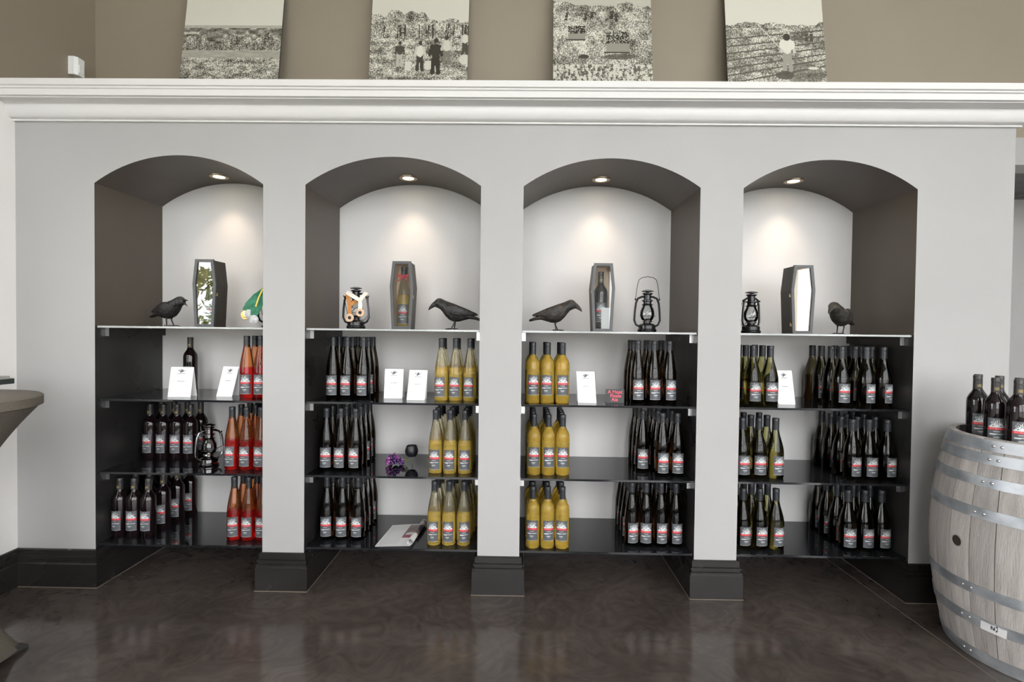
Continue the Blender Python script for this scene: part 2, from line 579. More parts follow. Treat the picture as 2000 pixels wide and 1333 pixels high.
hh = ZT - ZC
prof = [(0.0, ZT), (0.130, ZT), (0.130, ZT - 0.028), (0.122, ZT - 0.031), (0.122, ZT - 0.038), (0.115, ZT - 0.041), (0.115, ZT - 0.068), (0.104, ZT - 0.071)]
zc0, zc1 = ZT - 0.074, ZC + 0.062
for k in range(9):                       # cove
    t = k / 8
    prof.append((0.102 - 0.052 * math.sin(t * PI / 2), zc0 + (zc1 - zc0) * (1 - math.cos(t * PI / 2))))
for k in range(1, 9):                    # ogee bulge
    t = k / 8
    prof.append((0.050 - 0.034 * (1 - math.cos(t * PI / 2)), zc1 - (zc1 - ZC - 0.008) * math.sin(t * PI / 2)))
prof += [(0.014, ZC + 0.006), (0.014, ZC), (0.0, ZC)]
struct(sweep([(XL, 0), (XR, 0), (XR, DEPTH)], prof).build('trim_1', M['white_trim'], smooth=True))

# baseboards
bprof = [(0.0, 0.180), (0.007, 0.180), (0.011, 0.176), (0.011, 0.150), (0.019, 0.147), (0.019, 0.139), (0.014, 0.136),
         (0.014, 0.129), (0.020, 0.126), (0.020, 0.118), (0.024, 0.113), (0.024, 0.0), (0.0, 0.0)]
cprof = [(0.0, 0.003), (0.0265, 0.003), (0.0265, 0.0), (0.0, 0.0)]
piers = [('baseboard_left', [(XL, YB), (XL, 0), (ED[0], 0), (ED[0], DEPTH)])]
piers += [(nm, [(ED[k], DEPTH), (ED[k], 0), (ED[k + 1], 0), (ED[k + 1], DEPTH)]) for nm, k in (('baseboard_center_left', 1), ('baseboard_center', 3), ('baseboard_center_right', 5))]
piers += [('baseboard_right', [(ED[7], DEPTH), (ED[7], 0), (XR, 0), (XR, DEPTH)])]
for nm, path in piers:
    if nm == 'baseboard_left':           # inner corner: left wall, then the first pier
        p1 = sweep([(XL, YB), (XL, 0.0)][::1], bprof)
        # left wall faces +x: path runs towards +y
        o = struct(sweep([(XL, 0.0), (ED[0], 0), (ED[0], DEPTH)], bprof).build(nm, M['base']))
        b2 = MB()
        q = [(XL + u, z) for u, z in bprof]
        b2.prism(q, 'y', YB, -0.001)
        b2.build('left_wall_board', M['base'], o)
        sweep([(XL, 0.0), (ED[0], 0), (ED[0], DEPTH)], cprof).build('caulk_line', M['caulk'], o)
    else:
        o = struct(sweep(path, bprof).build(nm, M['base']))
        sweep(path, cprof).build('caulk_line', M['caulk'], o)

# left wall with a window further towards the viewer
def wall_with_holes(plane, c, t, a0, a1, z0, z1, holes):
    """plane 'x' (wall at x=c) or 'y'; thickness t (signed); holes: (a0,a1,z0,z1)"""
    As = sorted({a0, a1, *[h[0] for h in holes], *[h[1] for h in holes]})
    Zs = sorted({z0, z1, *[h[2] for h in holes], *[h[3] for h in holes]})
    mb = MB()
    for i in range(len(As) - 1):
        for k in range(len(Zs) - 1):
            ca, cz = (As[i] + As[i + 1]) / 2, (Zs[k] + Zs[k + 1]) / 2
            if any(h[0] < ca < h[1] and h[2] < cz < h[3] for h in holes):
                continue
            lo, hi = min(c, c + t), max(c, c + t)
            if plane == 'x':
                mb.box(lo, hi, As[i], As[i + 1], Zs[k], Zs[k + 1])
            else:
                mb.box(As[i], As[i + 1], lo, hi, Zs[k], Zs[k + 1])
    return mb


struct(wall_with_holes('x', XL, -0.12, YB, DEPTH + 0.1, 0, ZT, [(-2.35, -0.85, 0.75, 2.05)]).build('wall_left', M['sunlit_wall'], fix=False))
struct(MB().box(XL - 0.12, XL, YB, DEPTH + 0.1, ZT, CEIL).build('wall_left_upper', M['taupe']))
wf = MB()
for y in (-2.35, -1.62, -0.89):
    wf.box(XL - 0.09, XL - 0.04, y, y + 0.04, 0.75, 2.05)
for z in (0.75, 2.01):
    wf.box(XL - 0.09, XL - 0.04, -2.35, -0.85, z, z + 0.04)
struct(wf.build('window_1', M['frame_white']))
# wall behind the viewer: a row of tall windows
holes = [(x, x + 1.10, 0.30, 4.2) for x in (-1.60, -0.25, 1.48, 2.85)]
struct(wall_with_holes('y', YB, -0.15, XL - 0.12, XRR, 0, CEIL, holes).build('wall_rear', M['pale'], fix=False))
for k, h in enumerate(holes):
    wf = MB()
    for x in (h[0], h[1] - 0.05):
        wf.box(x, x + 0.05, YB - 0.1, YB - 0.04, h[2], h[3])
    for z in (h[2], 2.3, h[3] - 0.05):
        wf.box(h[0], h[1], YB - 0.1, YB - 0.04, z, z + 0.05)
    struct(wf.build('window_%d' % (k + 2), M['frame_white']))
# far right wall: a row of windows too
holes = [(y, y + w_, 0.25, 4.2) for y, w_ in ((-5.75, 1.5), (-3.6, 0.7))]
struct(wall_with_holes('x', XRR, 0.15, YB, 1.7, 0, CEIL, holes).build('wall_right', M['pale'], fix=False))
for k, h in enumerate(holes):
    wf = MB()
    for y in (h[0], h[1] - 0.05):
        wf.box(XRR + 0.04, XRR + 0.1, y, y + 0.05, h[2], h[3])
    for z in (h[2], 2.3, h[3] - 0.05):
        wf.box(XRR + 0.04, XRR + 0.1, h[0], h[1], z, z + 0.05)
    struct(wf.build('window_%d' % (k + 6), M['frame_white']))
struct(MB().box(XL - 0.12, XRR + 0.15, YB - 0.15, 1.7, CEIL, CEIL + 0.1).build('ceiling', M['ceiling']))
# passage beyond the right-hand end of the wall: a lintel with a dark arched soffit and a pale wall behind
zl = at_y(1985, 322, DEPTH).z
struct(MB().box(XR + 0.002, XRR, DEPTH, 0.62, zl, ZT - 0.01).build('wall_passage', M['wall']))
struct(MB().box(XR + 0.002, XRR, 0.6205, 1.20, zl, zl + 0.05).build('trim_3', M['black_panel']))
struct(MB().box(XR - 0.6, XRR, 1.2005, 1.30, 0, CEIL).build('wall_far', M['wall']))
struct(MB().box(-30, 30, -40, YB - 0.2, -0.3, -0.1).build('ground', M['ground']))
struct(MB().box(-30, XL - 0.2, YB - 0.2, 12, -0.3, -0.1).build('ground_side', M['ground']))

# shrub outside the side window (seen as a reflection in a glass pane)
sh = thing('garden_shrub', 'leafy green shrub standing outside the side window', 'shrub', (XL - 1.0, -3.0, -0.1))
lv = MB()
for k in range(1500):
    a, rr = random.uniform(0, 2 * PI), random.uniform(0.2, 1.0)
    z = random.uniform(0.1, 2.0)
    rad = 0.75 * math.sqrt(rr) * (1 - abs(z - 1.0) / 1.35)
    c = Vector((rad * math.cos(a), rad * 1.3 * math.sin(a), z))
    u = Vector((random.gauss(0, 1), random.gauss(0, 1), random.gauss(0, 1))).normalized() * 0.05
    w = u.cross(Vector((random.gauss(0, 1), random.gauss(0, 1), random.gauss(0, 1)))).normalized() * 0.025
    lv.add([c - u, c + w, c + u, c - w], [(0, 1, 2, 3)])
fo = lv.build('foliage', M['foliage'], sh, fix=False)
fo['kind'] = 'stuff'
MB().tube([(0, 0, 0), (0.02, 0, 0.6), (0, 0.03, 1.5)], [0.04, 0.03, 0.01]).build('trunk', M['stem'], sh)


# ------------------------------------------------------------------ shelves, cleats, lamps
SHN = ['top', 'second', 'third', 'bottom']
for i, (a, b) in enumerate(NICHE):
    for k, z in enumerate(ZSH):
        s = thing('glass_shelf', '%s glass shelf of the %s arched niche%s' % (SHN[k], NN[i], '' if i in (0, 3) else ' from the left'), 'shelf',
                  ((a + b) / 2, 0.012, z - GT), 0, 'glass shelves in the niches')
        w = (b - a) / 2 - 0.002
        MB().box(-w, w, 0.0015, DEPTH - 0.018, 0, GT).build('glass_plate', M['shelf_clear'] if k == 0 else M['smoked'], s)
        MB().box(-w, w, 0, 0.0014, 0.001, GT - 0.001).build('front_edge', M['shelf_edge'] if k == 0 else M['smoked'], s)
        if k < 3:
            for sx, x in ((1, a), (-1, b)):
                x0, x1 = sorted((x + sx * 0.0005, x + sx * 0.019))
                c = MB().box(x0, x1, 0.062, DEPTH - 0.001, z - GT - 0.041, z - GT - 0.0005).build('shelf_cleat', M['black_panel'], wall_front)
                MB().box(x0, x1, 0.060, 0.0619, z - GT - 0.041, z - GT - 0.0005).build('end_cap', M['alu'], c)
    # recessed spotlight
    cx = (a + b) / 2
    t = thing('recessed_spotlight', 'small recessed spotlight in the arch of the %s niche%s' % (NN[i], '' if i in (0, 3) else ' from the left'), 'light',
              (cx, 0.33, ZA), 0, 'niche spotlights')
    MB().lathe([(0.030, 0.0), (0.030, -0.005), (0.047, -0.006), (0.050, -0.002), (0.050, 0.0)], 32).build('ring', M['lamp_ring'], t, True)
    MB().lathe([(0.0, -0.002), (0.028, -0.002), (0.030, 0.0)], 24).build('lamp_face', M['bulb'], t, True)
    ld = bpy.data.lights.new('spot_beam', 'SPOT')
    ld.energy = 6.5
    ld.color = (1.0, 0.79, 0.57)
    ld.spot_size = math.radians(84)
    ld.spot_blend = 1.0
    ld.shadow_soft_size = 0.025
    lo = bpy.data.objects.new('spot_beam', ld)
    lo.parent = t
    lo.location = (0, 0.0, -0.012)
    lo.rotation_euler = (math.radians(6), 0, 0)
    COL.objects.link(lo)

# ------------------------------------------------------------------ bottles
P_BORD = [(0, 0.004), (0.028, 0.0), (0.0335, 0.0), (0.0365, 0.005), (0.0365, 0.186), (0.0350, 0.199), (0.0300, 0.211), (0.0220, 0.222),
          (0.0165, 0.232), (0.0147, 0.243), (0.0143, 0.255), (0.0143, 0.294), (0, 0.295)]
P_FLUTE = [(0, 0.004), (0.028, 0.0), (0.0330, 0.0), (0.0360, 0.005), (0.0360, 0.122), (0.0352, 0.142), (0.0325, 0.170), (0.0280, 0.198),
           (0.0225, 0.226), (0.0175, 0.250), (0.0150, 0.268), (0.0143, 0.280), (0.0143, 0.309), (0, 0.310)]
P_BURG = [(0, 0.004), (0.030, 0.0), (0.0360, 0.0), (0.0395, 0.005), (0.0395, 0.120), (0.0385, 0.137), (0.0345, 0.160), (0.0280, 0.184),
          (0.0215, 0.206), (0.0170, 0.225), (0.0152, 0.240), (0.0148, 0.252), (0.0148, 0.291), (0, 0.292)]


def capsule_mesh(h, r, length, name, m_):
    pr = [(r + 0.0005, h - length), (r + 0.0012, h - length), (r + 0.0012, h - 0.019), (r + 0.0004, h - 0.018), (r + 0.0004, h - 0.016),
          (r + 0.0014, h - 0.015), (r + 0.0014, h - 0.001), (r + 0.0004, h + 0.0012), (0, h + 0.0012)]
    return MB().lathe(pr, 18).mesh(name, m_, True)


def draw_line(img, x0, y0, x1, y1, col, wd=0.6):
    h, w = img.shape[:2]
    n = int(max(abs(x1 - x0), abs(y1 - y0)) * 3) + 2
    for t in np.linspace(0, 1, n):
        cx, cy = x0 + (x1 - x0) * t, y0 + (y1 - y0) * t
        r = int(math.ceil(wd))
        for yy in range(int(cy) - r, int(cy) + r + 1):
            for xx in range(int(cx) - r, int(cx) + r + 1):
                if 0 <= yy < h and 0 <= xx < w and (xx + .5 - cx) ** 2 + (yy + .5 - cy) ** 2 <= wd * wd + 0.15:
                    img[yy, xx] = col


def ellipse(img, cx, cy, rx, ry, col, mix=1.0):
    h, w = img.shape[:2]
    yy, xx = np.mgrid[0:h, 0:w]
    mk = ((xx + .5 - cx) / rx) ** 2 + ((yy + .5 - cy) / ry) ** 2 <= 1
    img[mk] = img[mk] * (1 - mix) + np.array(col) * mix


def label_img(seed):
    rg = random.Random(seed)
    w, h = 26, 40
    img = np.zeros((h, w, 3)) + np.array([0.33, 0.34, 0.355])
    img += (RNG.random((h, w, 1)) - 0.5) * 0.03
    wh = np.array([0.80, 0.82, 0.82])
    # tree-and-bird emblem: arching branches over a white mound
    for k in range(7):
        x = 4 + k * 2.9
        draw_line(img, 12.5 + (k - 3) * 0.8, 12.5, x, 3 + abs(k - 3) * 1.3 + rg.random(), wh, 0.3)
    for k in range(9):
        x, y = rg.uniform(4, 22), rg.uniform(2, 8)
        ellipse(img, x, y, 0.7, 0.55, wh, 0.7)
    draw_line(img, 2, 14, 24, 14, wh, 0.5)
    draw_line(img, 5, 12, 10, 9, wh, 0.7)
    draw_line(img, 15, 9, 21, 12, wh, 0.7)
    img[15:19, 0:26] = [0.74, 0.12, 0.17]
    for k in range(9):                   # script on the band
        x = 3 + k * 2.3
        draw_line(img, x, 17.8, x + 1.4, 16.1, np.array([0.90, 0.55, 0.55]), 0.3)
    draw_line(img, 9, 21.5, 16, 21.5, wh * 0.85, 0.4)
    draw_line(img, 3, 26, 22, 25.6, wh, 0.55)
    draw_line(img, 8, 31, 16, 31, wh * 0.85, 0.4)
    draw_line(img, 10, 33.5, 14, 33.5, wh * 0.7, 0.3)
    img[-1:, :] = [0.55, 0.56, 0.57]
    return to_lin(img)


P_BORD = [(r * 0.955, z) for r, z in P_BORD]
P_FLUTE = [(r * 0.96, z) for r, z in P_FLUTE]
LAB = [label_img(3), label_img(9), label_img(21)]


def label_mesh(r, z0, z1, half, img, name):
    def fn(u, v):
        a = -PI / 2 + (u - 0.5) * 2 * half
        return ((r + 0.0006) * math.cos(a), (r + 0.0006) * math.sin(a), z0 + (z1 - z0) * v)
    return printed_grid(name, img, fn, M['label'])


def plain_back_label(r, z0, z1, half):
    mb = MB()
    n = 10
    vs, fs = [], []
    for k in range(n + 1):
        a = PI / 2 - half + 2 * half * k / n
        for z in (z0, z1):
            vs.append(((r + 0.0006) * math.cos(a), (r + 0.0006) * math.sin(a), z))
    for k in range(n):
        fs.append((2 * k, 2 * k + 2, 2 * k + 3, 2 * k + 1))
    return mb.add(vs, fs).mesh('back_label', M['paper'], False, False)


def kind(prof, glass, caplen, capm, lz0, lz1, half, back=False, neck=False):
    h = prof[-1][1]
    rn = prof[-2][0]
    rb = max(p[0] for p in prof)
    d = {'body': MB().lathe(prof, 28).mesh('bottle', glass, True), 'cap': capsule_mesh(h, rn, caplen, 'capsule', capm),
         'lab': [label_mesh(rb, lz0, lz1, half, im, 'label') for im in LAB], 'back': plain_back_label(rb, lz0 - 0.004, lz1 + 0.012, 1.0) if back else None}
    d['neck'] = MB().lathe([(rn + 0.0016, h - 0.048), (rn + 0.0018, h - 0.048), (rn + 0.0018, h - 0.036), (rn + 0.0016, h - 0.036)], 8, a0=-PI / 2 - 0.5, a1=-PI / 2 + 0.5).mesh('neck_emblem', M['neck_gold'], True, False) if neck else None
    return d


K = {
    'red': kind(P_BORD, M['red_glass'], 0.062, M['capsule_red'], 0.040, 0.138, 0.85, neck=True),
    'rose': kind(P_FLUTE, M['rose'], 0.056, M['capsule'], 0.020, 0.118, 0.80),
    'dark': kind(P_FLUTE, M['dark_flute'], 0.056, M['capsule'], 0.020, 0.118, 0.85),
    'yellow': kind(P_FLUTE, M['yellow'], 0.056, M['capsule'], 0.020, 0.118, 0.80, back=True),
    'gold': kind(P_BORD, M['gold_wine'], 0.060, M['capsule'], 0.040, 0.138, 0.85, back=True),
    'pinot': kind(P_BURG, M['pinot'], 0.056, M['capsule'], 0.020, 0.112, 0.80),
    'green': kind(P_BURG, M['green'], 0.056, M['capsule'], 0.020, 0.112, 0.80),
}
KW = {'red': 'dark red wine bottle', 'rose': 'rosé wine bottle', 'dark': 'dark amber flute bottle', 'yellow': 'pale yellow flute bottle',
      'gold': 'golden wine bottle', 'pinot': 'dark burgundy bottle', 'green': 'green-gold burgundy bottle'}
PLACED = []


def bottle(kd, x, y, z, label, group, turn=0.0):
    d = K[kd]
    b = link('wine_bottle', d['body'], None, (x, y, z), turn)
    tag(b, label, 'bottle', group)
    link('label', random.choice(d['lab']), b)
    link('capsule', d['cap'], b)
    if d['back']:
        link('back_label', d['back'], b)
    if d['neck']:
        link('neck_emblem', d['neck'], b)
    PLACED.append((x, y, z))
    return b


ROWN = ['front', 'second', 'third', 'fourth', 'fifth']


def colname(c, n):
    if n == 1:
        return 'only'
    if n == 2:
        return ('left', 'right')[c]
    if n == 3:
        return ('left', 'middle', 'right')[c]
    return ('left', 'second', 'third', 'right')[c]


def cluster(kd, ni, shelf, pxs, y0, rows, dy=0.080, side='', skew=0.0, turn=0.0, ref=None, skip=()):
    """bottles in straight columns; pxs = front-row centres (px, measured at their mid height)"""
    z = ZSH[shelf] + 0.0006
    py = {0: 600, 1: 725, 2: 865, 3: 1005}[shelf]
    a, b = NICHE[ni]
    rad = 0.0398 if kd in ('pinot', 'green') else 0.0350
    grp = '%ss on the %s shelf of the %s niche' % (KW[kd], SHN[shelf], NN[ni])
    last = -9.0
    for c, px in enumerate(pxs):
        x0 = max(at_y(px, py, y0).x, a + rad + 0.002, last + 2 * rad + 0.0025)
        last = x0
        for r in range(rows):
            if (r, c) in skip:
                continue
            x = x0 + skew * r + random.uniform(-0.001, 0.001)
            y = y0 + dy * r + random.uniform(-0.001, 0.001)
            x = min(max(x, a + rad + 0.001), b - rad - 0.001)
            y = min(y, DEPTH - rad - 0.004)
            if any(abs(p[2] - z) < 0.01 and (p[0] - x) ** 2 + (p[1] - y) ** 2 < (2 * rad) ** 2 for p in PLACED):
                continue
            lab = '%s, %s row, %s column, %s shelf of %s niche' % (KW[kd], ROWN[r], colname(c, len(pxs)), SHN[shelf], NN[ni])
            bottle(kd, x, y, z, lab, grp, turn + random.uniform(-0.22, 0.22))


# leftmost niche
bottle('red', at_y(372, 725, 0.38).x, 0.38, ZSH[1] + 0.0006, 'lone dark red wine bottle behind the white card, leftmost niche', 'lone bottle')
cluster('rose', 0, 1, [482, 508], 0.13, 3)
cluster('red', 0, 2, [294, 319, 343, 368], 0.27, 2, 0.085)
cluster('rose', 0, 2, [453.6, 482, 507], 0.105, 4, 0.085)
cluster('red', 0, 3, [230.8, 260, 287], 0.105, 4, 0.098, skew=0.008)
cluster('rose', 0, 3, [457.7, 484, 508], 0.10, 4, 0.085)
# second niche
cluster('dark', 1, 1, [651, 678, 710], 0.14, 3)
cluster('yellow', 1, 1, [862, 886, 912], 0.13, 2, 0.085)
cluster('dark', 1, 2, [638, 666, 694], 0.11, 4)
cluster('yellow', 1, 2, [851, 879, 908], 0.10, 4)
cluster('dark', 1, 3, [639, 669, 699], 0.125, 4)
cluster('yellow', 1, 3, [848, 877, 904], 0.085, 4, skew=0.006)
# third niche
cluster('gold', 2, 1, [1040.5, 1069, 1098], 0.09, 3)
cluster('dark', 2, 1, [1245, 1277, 1307], 0.12, 3)
cluster('gold', 2, 2, [1042, 1070, 1098], 0.10, 4)
cluster('dark', 2, 2, [1262, 1293, 1322], 0.10, 4, skip=((0, 0),))
cluster('gold', 2, 3, [1040.5, 1068, 1096], 0.07, 4)
cluster('dark', 2, 3, [1233, 1261, 1290, 1319], 0.11, 4)
# rightmost niche
cluster('green', 3, 1, [1470, 1504], 0.13, 3, 0.085)
cluster('pinot', 3, 1, [1643, 1691, 1725], 0.12, 4, 0.084, turn=0.25)
cluster('green', 3, 2, [1449, 1478, 1507], 0.10, 3, 0.088)
cluster('pinot', 3, 2, [1664, 1697, 1733], 0.10, 4, 0.086, turn=0.2)
cluster('green', 3, 3, [1450, 1479, 1507], 0.105, 3, 0.088)
cluster('pinot', 3, 3, [1656, 1686, 1716], 0.105, 4, 0.086, turn=0.1)

# ------------------------------------------------------------------ coffin boxes
def hexa(wt, ws, wb_, h, off=0.0):
    zs_ = h * 0.635
    return [(-wb_ / 2 + off, off), (wb_ / 2 - off, off), (ws / 2 - off, zs_), (wt / 2 - off, h - off), (-wt / 2 + off, h - off), (-ws / 2 + off, zs_)]


def ring_prism(o, i, y0, y1):
    n = len(o)
    vs = [(x, y0, z) for x, z in o] + [(x, y0, z) for x, z in i] + [(x, y1, z) for x, z in o] + [(x, y1, z) for x, z in i]
    fs = []
    for k in range(n):
        k2 = (k + 1) % n
        fs += [(k, k2, n + k2, n + k), (2 * n + k, 3 * n + k, 3 * n + k2, 2 * n + k2), (k, 2 * n + k, 2 * n + k2, k2), (n + k, n + k2, 3 * n + k2, 3 * n + k)]
    return MB().add(vs, fs)


def coffin(px, py, h, label, side, latch):
    Y = 0.125
    p = at_y(px, py, Y)
    t = thing('coffin_box', label, 'box', (p.x, Y, ZSH[0] + 0.0006), 0, 'coffin shaped bottle boxes')
    wt, ws, wbt = 0.092, 0.118, 0.097
    o = hexa(wt - 0.006, ws - 0.006, wbt - 0.006, h - 0.004)
    ring_prism(o, hexa(wt - 0.006, ws - 0.006, wbt - 0.006, h - 0.004, 0.005), 0.0135, 0.112).build('body', M['coffin'], t)
    o2 = hexa(wt - 0.006, ws - 0.006, wbt - 0.006, h - 0.004, 0.0052)
    ring_prism(o2, hexa(wt - 0.006, ws - 0.006, wbt - 0.006, h - 0.004, 0.0065), 0.0138, 0.105).build('inner_lining', M['pine'], t)
    MB().prism(hexa(wt - 0.006, ws - 0.006, wbt - 0.006, h - 0.004, 0.0051), 'y', 0.105, 0.1115).build('back_board', M['pine'], t)
    f = ring_prism(hexa(wt, ws, wbt, h), hexa(wt, ws, wbt, h, 0.0135), 0.0, 0.013).build('door_frame', M['coffin_frame'], t)
    MB().prism(hexa(wt, ws, wbt, h, 0.0130), 'y', 0.005, 0.0075).build('glass_pane', M['pane'], f)
    sx = side * (ws / 2 - 0.003)
    for z in latch:
        wz = ws + (wbt - ws) * (1 - z / (h * 0.635)) if z < h * 0.635 else ws
        x = side * (wz / 2 - 0.003)
        MB().box(min(x, x + side * 0.003), max(x, x + side * 0.003), 0.006, 0.024, z - 0.008, z + 0.008).build('latch', M['brass'], t)
    return p.x, Y


cx, cy = coffin(398.5, 570, 0.340, 'charcoal coffin box between the open-beaked crow and the green ribbon', 1, [0.165])
bottle('dark', cx, cy + 0.060, ZSH[0] + 0.008, 'bottle with grey label inside the coffin box of the leftmost niche', None)
cx, cy = coffin(784, 575, 0.340, 'charcoal coffin box holding a bottle with a red bow', 1, [0.165])
b = bottle('yellow', cx, cy + 0.060, ZSH[0] + 0.008, 'pale wine bottle with black cap inside the coffin box, red bow round its neck', None)
bow = MB()
for s in (-1, 1):
    bow.ribbon([(0, -0.019, 0.262), (s * 0.012, -0.024, 0.268), (s * 0.026, -0.022, 0.267), (s * 0.024, -0.020, 0.258), (0, -0.019, 0.260)], (0, -1, 0.2), 0.008)
    bow.ribbon([(0, -0.019, 0.260), (s * 0.012, -0.024, 0.248), (s * 0.026, -0.026, 0.236)], (0, -1, 0.2), 0.006)
bow.lathe([(0.0172, 0.257), (0.0172, 0.265)], 18)
bow.box(-0.004, 0.004, -0.024, -0.017, 0.256, 0.266)
bow.build('red_bow', M['red_ribbon'], b, fix=False)
cx, cy = coffin(1178, 578, 0.340, 'charcoal coffin box with a dark bottle and white card inside', -1, [0.20])
bottle('red', cx - 0.003, cy + 0.060, ZSH[0] + 0.008, 'dark bottle standing inside the coffin box of the third niche', None)
tag(MB().box(-0.021, 0.021, -0.0008, 0.0008, 0, 0.112).build('white_card', M['paper'], None, False, (cx + 0.016, cy + 0.019, ZSH[0] + 0.0075)), 'plain white card inside the coffin box beside the dark bottle', 'card')
cx, cy = coffin(1569, 582, 0.340, 'charcoal coffin box with two brass latches and bright mirrored glass', -1, [0.045, 0.19])

# ------------------------------------------------------------------ crows
def crow(px, py, Y, rz, label, openb=False, scale=1.0, m_='crow'):
    p = at_y(px, py, Y)
    t = thing('crow_figurine', label, 'figurine', (p.x, Y, ZSH[0] + 0.0006), rz, 'crow figurines')
    t.scale = (scale,) * 3
    st = [(-0.138, 0.052, 0.006, 0.004), (-0.132, 0.053, 0.013, 0.007), (-0.105, 0.062, 0.016, 0.009), (-0.078, 0.071, 0.020, 0.015), (-0.055, 0.078, 0.028, 0.028),
          (-0.028, 0.082, 0.036, 0.040), (0.000, 0.087, 0.041, 0.047), (0.024, 0.096, 0.040, 0.046), (0.044, 0.109, 0.036, 0.040), (0.058, 0.122, 0.031, 0.034),
          (0.070, 0.132, 0.027, 0.029), (0.084, 0.136, 0.024, 0.025), (0.096, 0.134, 0.018, 0.019), (0.104, 0.130, 0.010, 0.011)]
    seg = 20
    mb = MB()
    vs, fs = [], []
    for x, z, ry, rz_ in st:
        for k in range(seg):
            a = 2 * PI * k / seg
            vs.append((x, ry * math.cos(a), z + rz_ * math.sin(a)))
    for i in range(len(st) - 1):
        for k in range(seg):
            k2 = (k + 1) % seg
            fs.append((i * seg + k, i * seg + k2, (i + 1) * seg + k2, (i + 1) * seg + k))
    fs.append(tuple(range(seg)))
    fs.append(tuple((len(st) - 1) * seg + k for k in range(seg)))
    mb.add(vs, fs)
    body = mb.build('body', M[m_], t, True)
    for s in (-1, 1):
        w = MB()
        ws_ = [(0.040, 0.108, 0.004, 0.010), (0.020, 0.104, 0.008, 0.026), (-0.010, 0.098, 0.009, 0.030), (-0.045, 0.092, 0.008, 0.024), (-0.080, 0.086, 0.006, 0.015), (-0.112, 0.080, 0.004, 0.007), (-0.122, 0.078, 0.002, 0.003)]
        ys = [0.030, 0.036, 0.038, 0.031, 0.020, 0.011, 0.008]
        vs, fs = [], []
        for (x, z, ry, rz_), yy in zip(ws_, ys):
            for k in range(12):
                a = 2 * PI * k / 12
                vs.append((x, s * yy + ry * math.cos(a), z + rz_ * math.sin(a)))
        for i in range(len(ws_) - 1):
            for k in range(12):
                fs.append((i * 12 + k, i * 12 + (k + 1) % 12, (i + 1) * 12 + (k + 1) % 12, (i + 1) * 12 + k))
        fs += [tuple(range(12)), tuple(72 + k for k in range(12))]
        w.add(vs, fs).build('wing', M[m_], t, True)
        MB().lathe([(0, -0.003), (0.0025, -0.002), (0.003, 0), (0.0025, 0.002), (0, 0.003)], 10, (0.089, s * 0.0195, 0.142)).build('eye', M['lantern'], t, True)
        lg = MB()
        fx = 0.006 + s * 0.006
        lg.tube([(0.0, s * 0.014, 0.06), (-0.004, s * 0.015, 0.035), (fx, s * 0.016, 0.004)], [0.007, 0.0035, 0.003], 8)
        for dx, dy in ((0.034, 0.0), (0.026, 0.014), (0.026, -0.014), (-0.022, 0.0)):
            lg.tube([(fx, s * 0.016, 0.004), (fx + dx * 0.6, s * 0.016 + dy * 0.6, 0.0045), (fx + dx, s * 0.016 + dy, 0.001)], [0.003, 0.0026, 0.001], 6)
        lg.build('leg', M[m_], t, True)
    if openb:
        MB().tube([(0.094, 0, 0.138), (0.116, 0, 0.141), (0.132, 0, 0.138)], [0.008, 0.005, 0.001], 10).build('upper_beak', M['lantern'], t, True)
        MB().tube([(0.094, 0, 0.130), (0.114, 0, 0.120), (0.130, 0, 0.108)], [0.008, 0.004, 0.001], 10).build('lower_beak', M['lantern'], t, True)
    else:
        MB().tube([(0.094, 0, 0.133), (0.112, 0, 0.122), (0.126, 0, 0.109), (0.133, 0, 0.099)], [0.016, 0.011, 0.006, 0.001], 10).build('beak', M[m_], t, True)
    return t


crow(331, 600, 0.17, -0.30, 'black crow figurine with open beak in the leftmost niche', True, 0.95)
crow(887, 610, 0.15, PI, 'black crow figurine facing left, beside the box with the red bow', scale=0.98)
crow(1086, 615, 0.15, 0, 'dusty black crow figurine facing right in the third niche', scale=0.98, m_='crow_dust')
crow(1642, 615, 0.20, PI + 0.62, 'grey-black crow figurine turned towards the viewer in the rightmost niche', scale=1.0, m_='crow_dust')


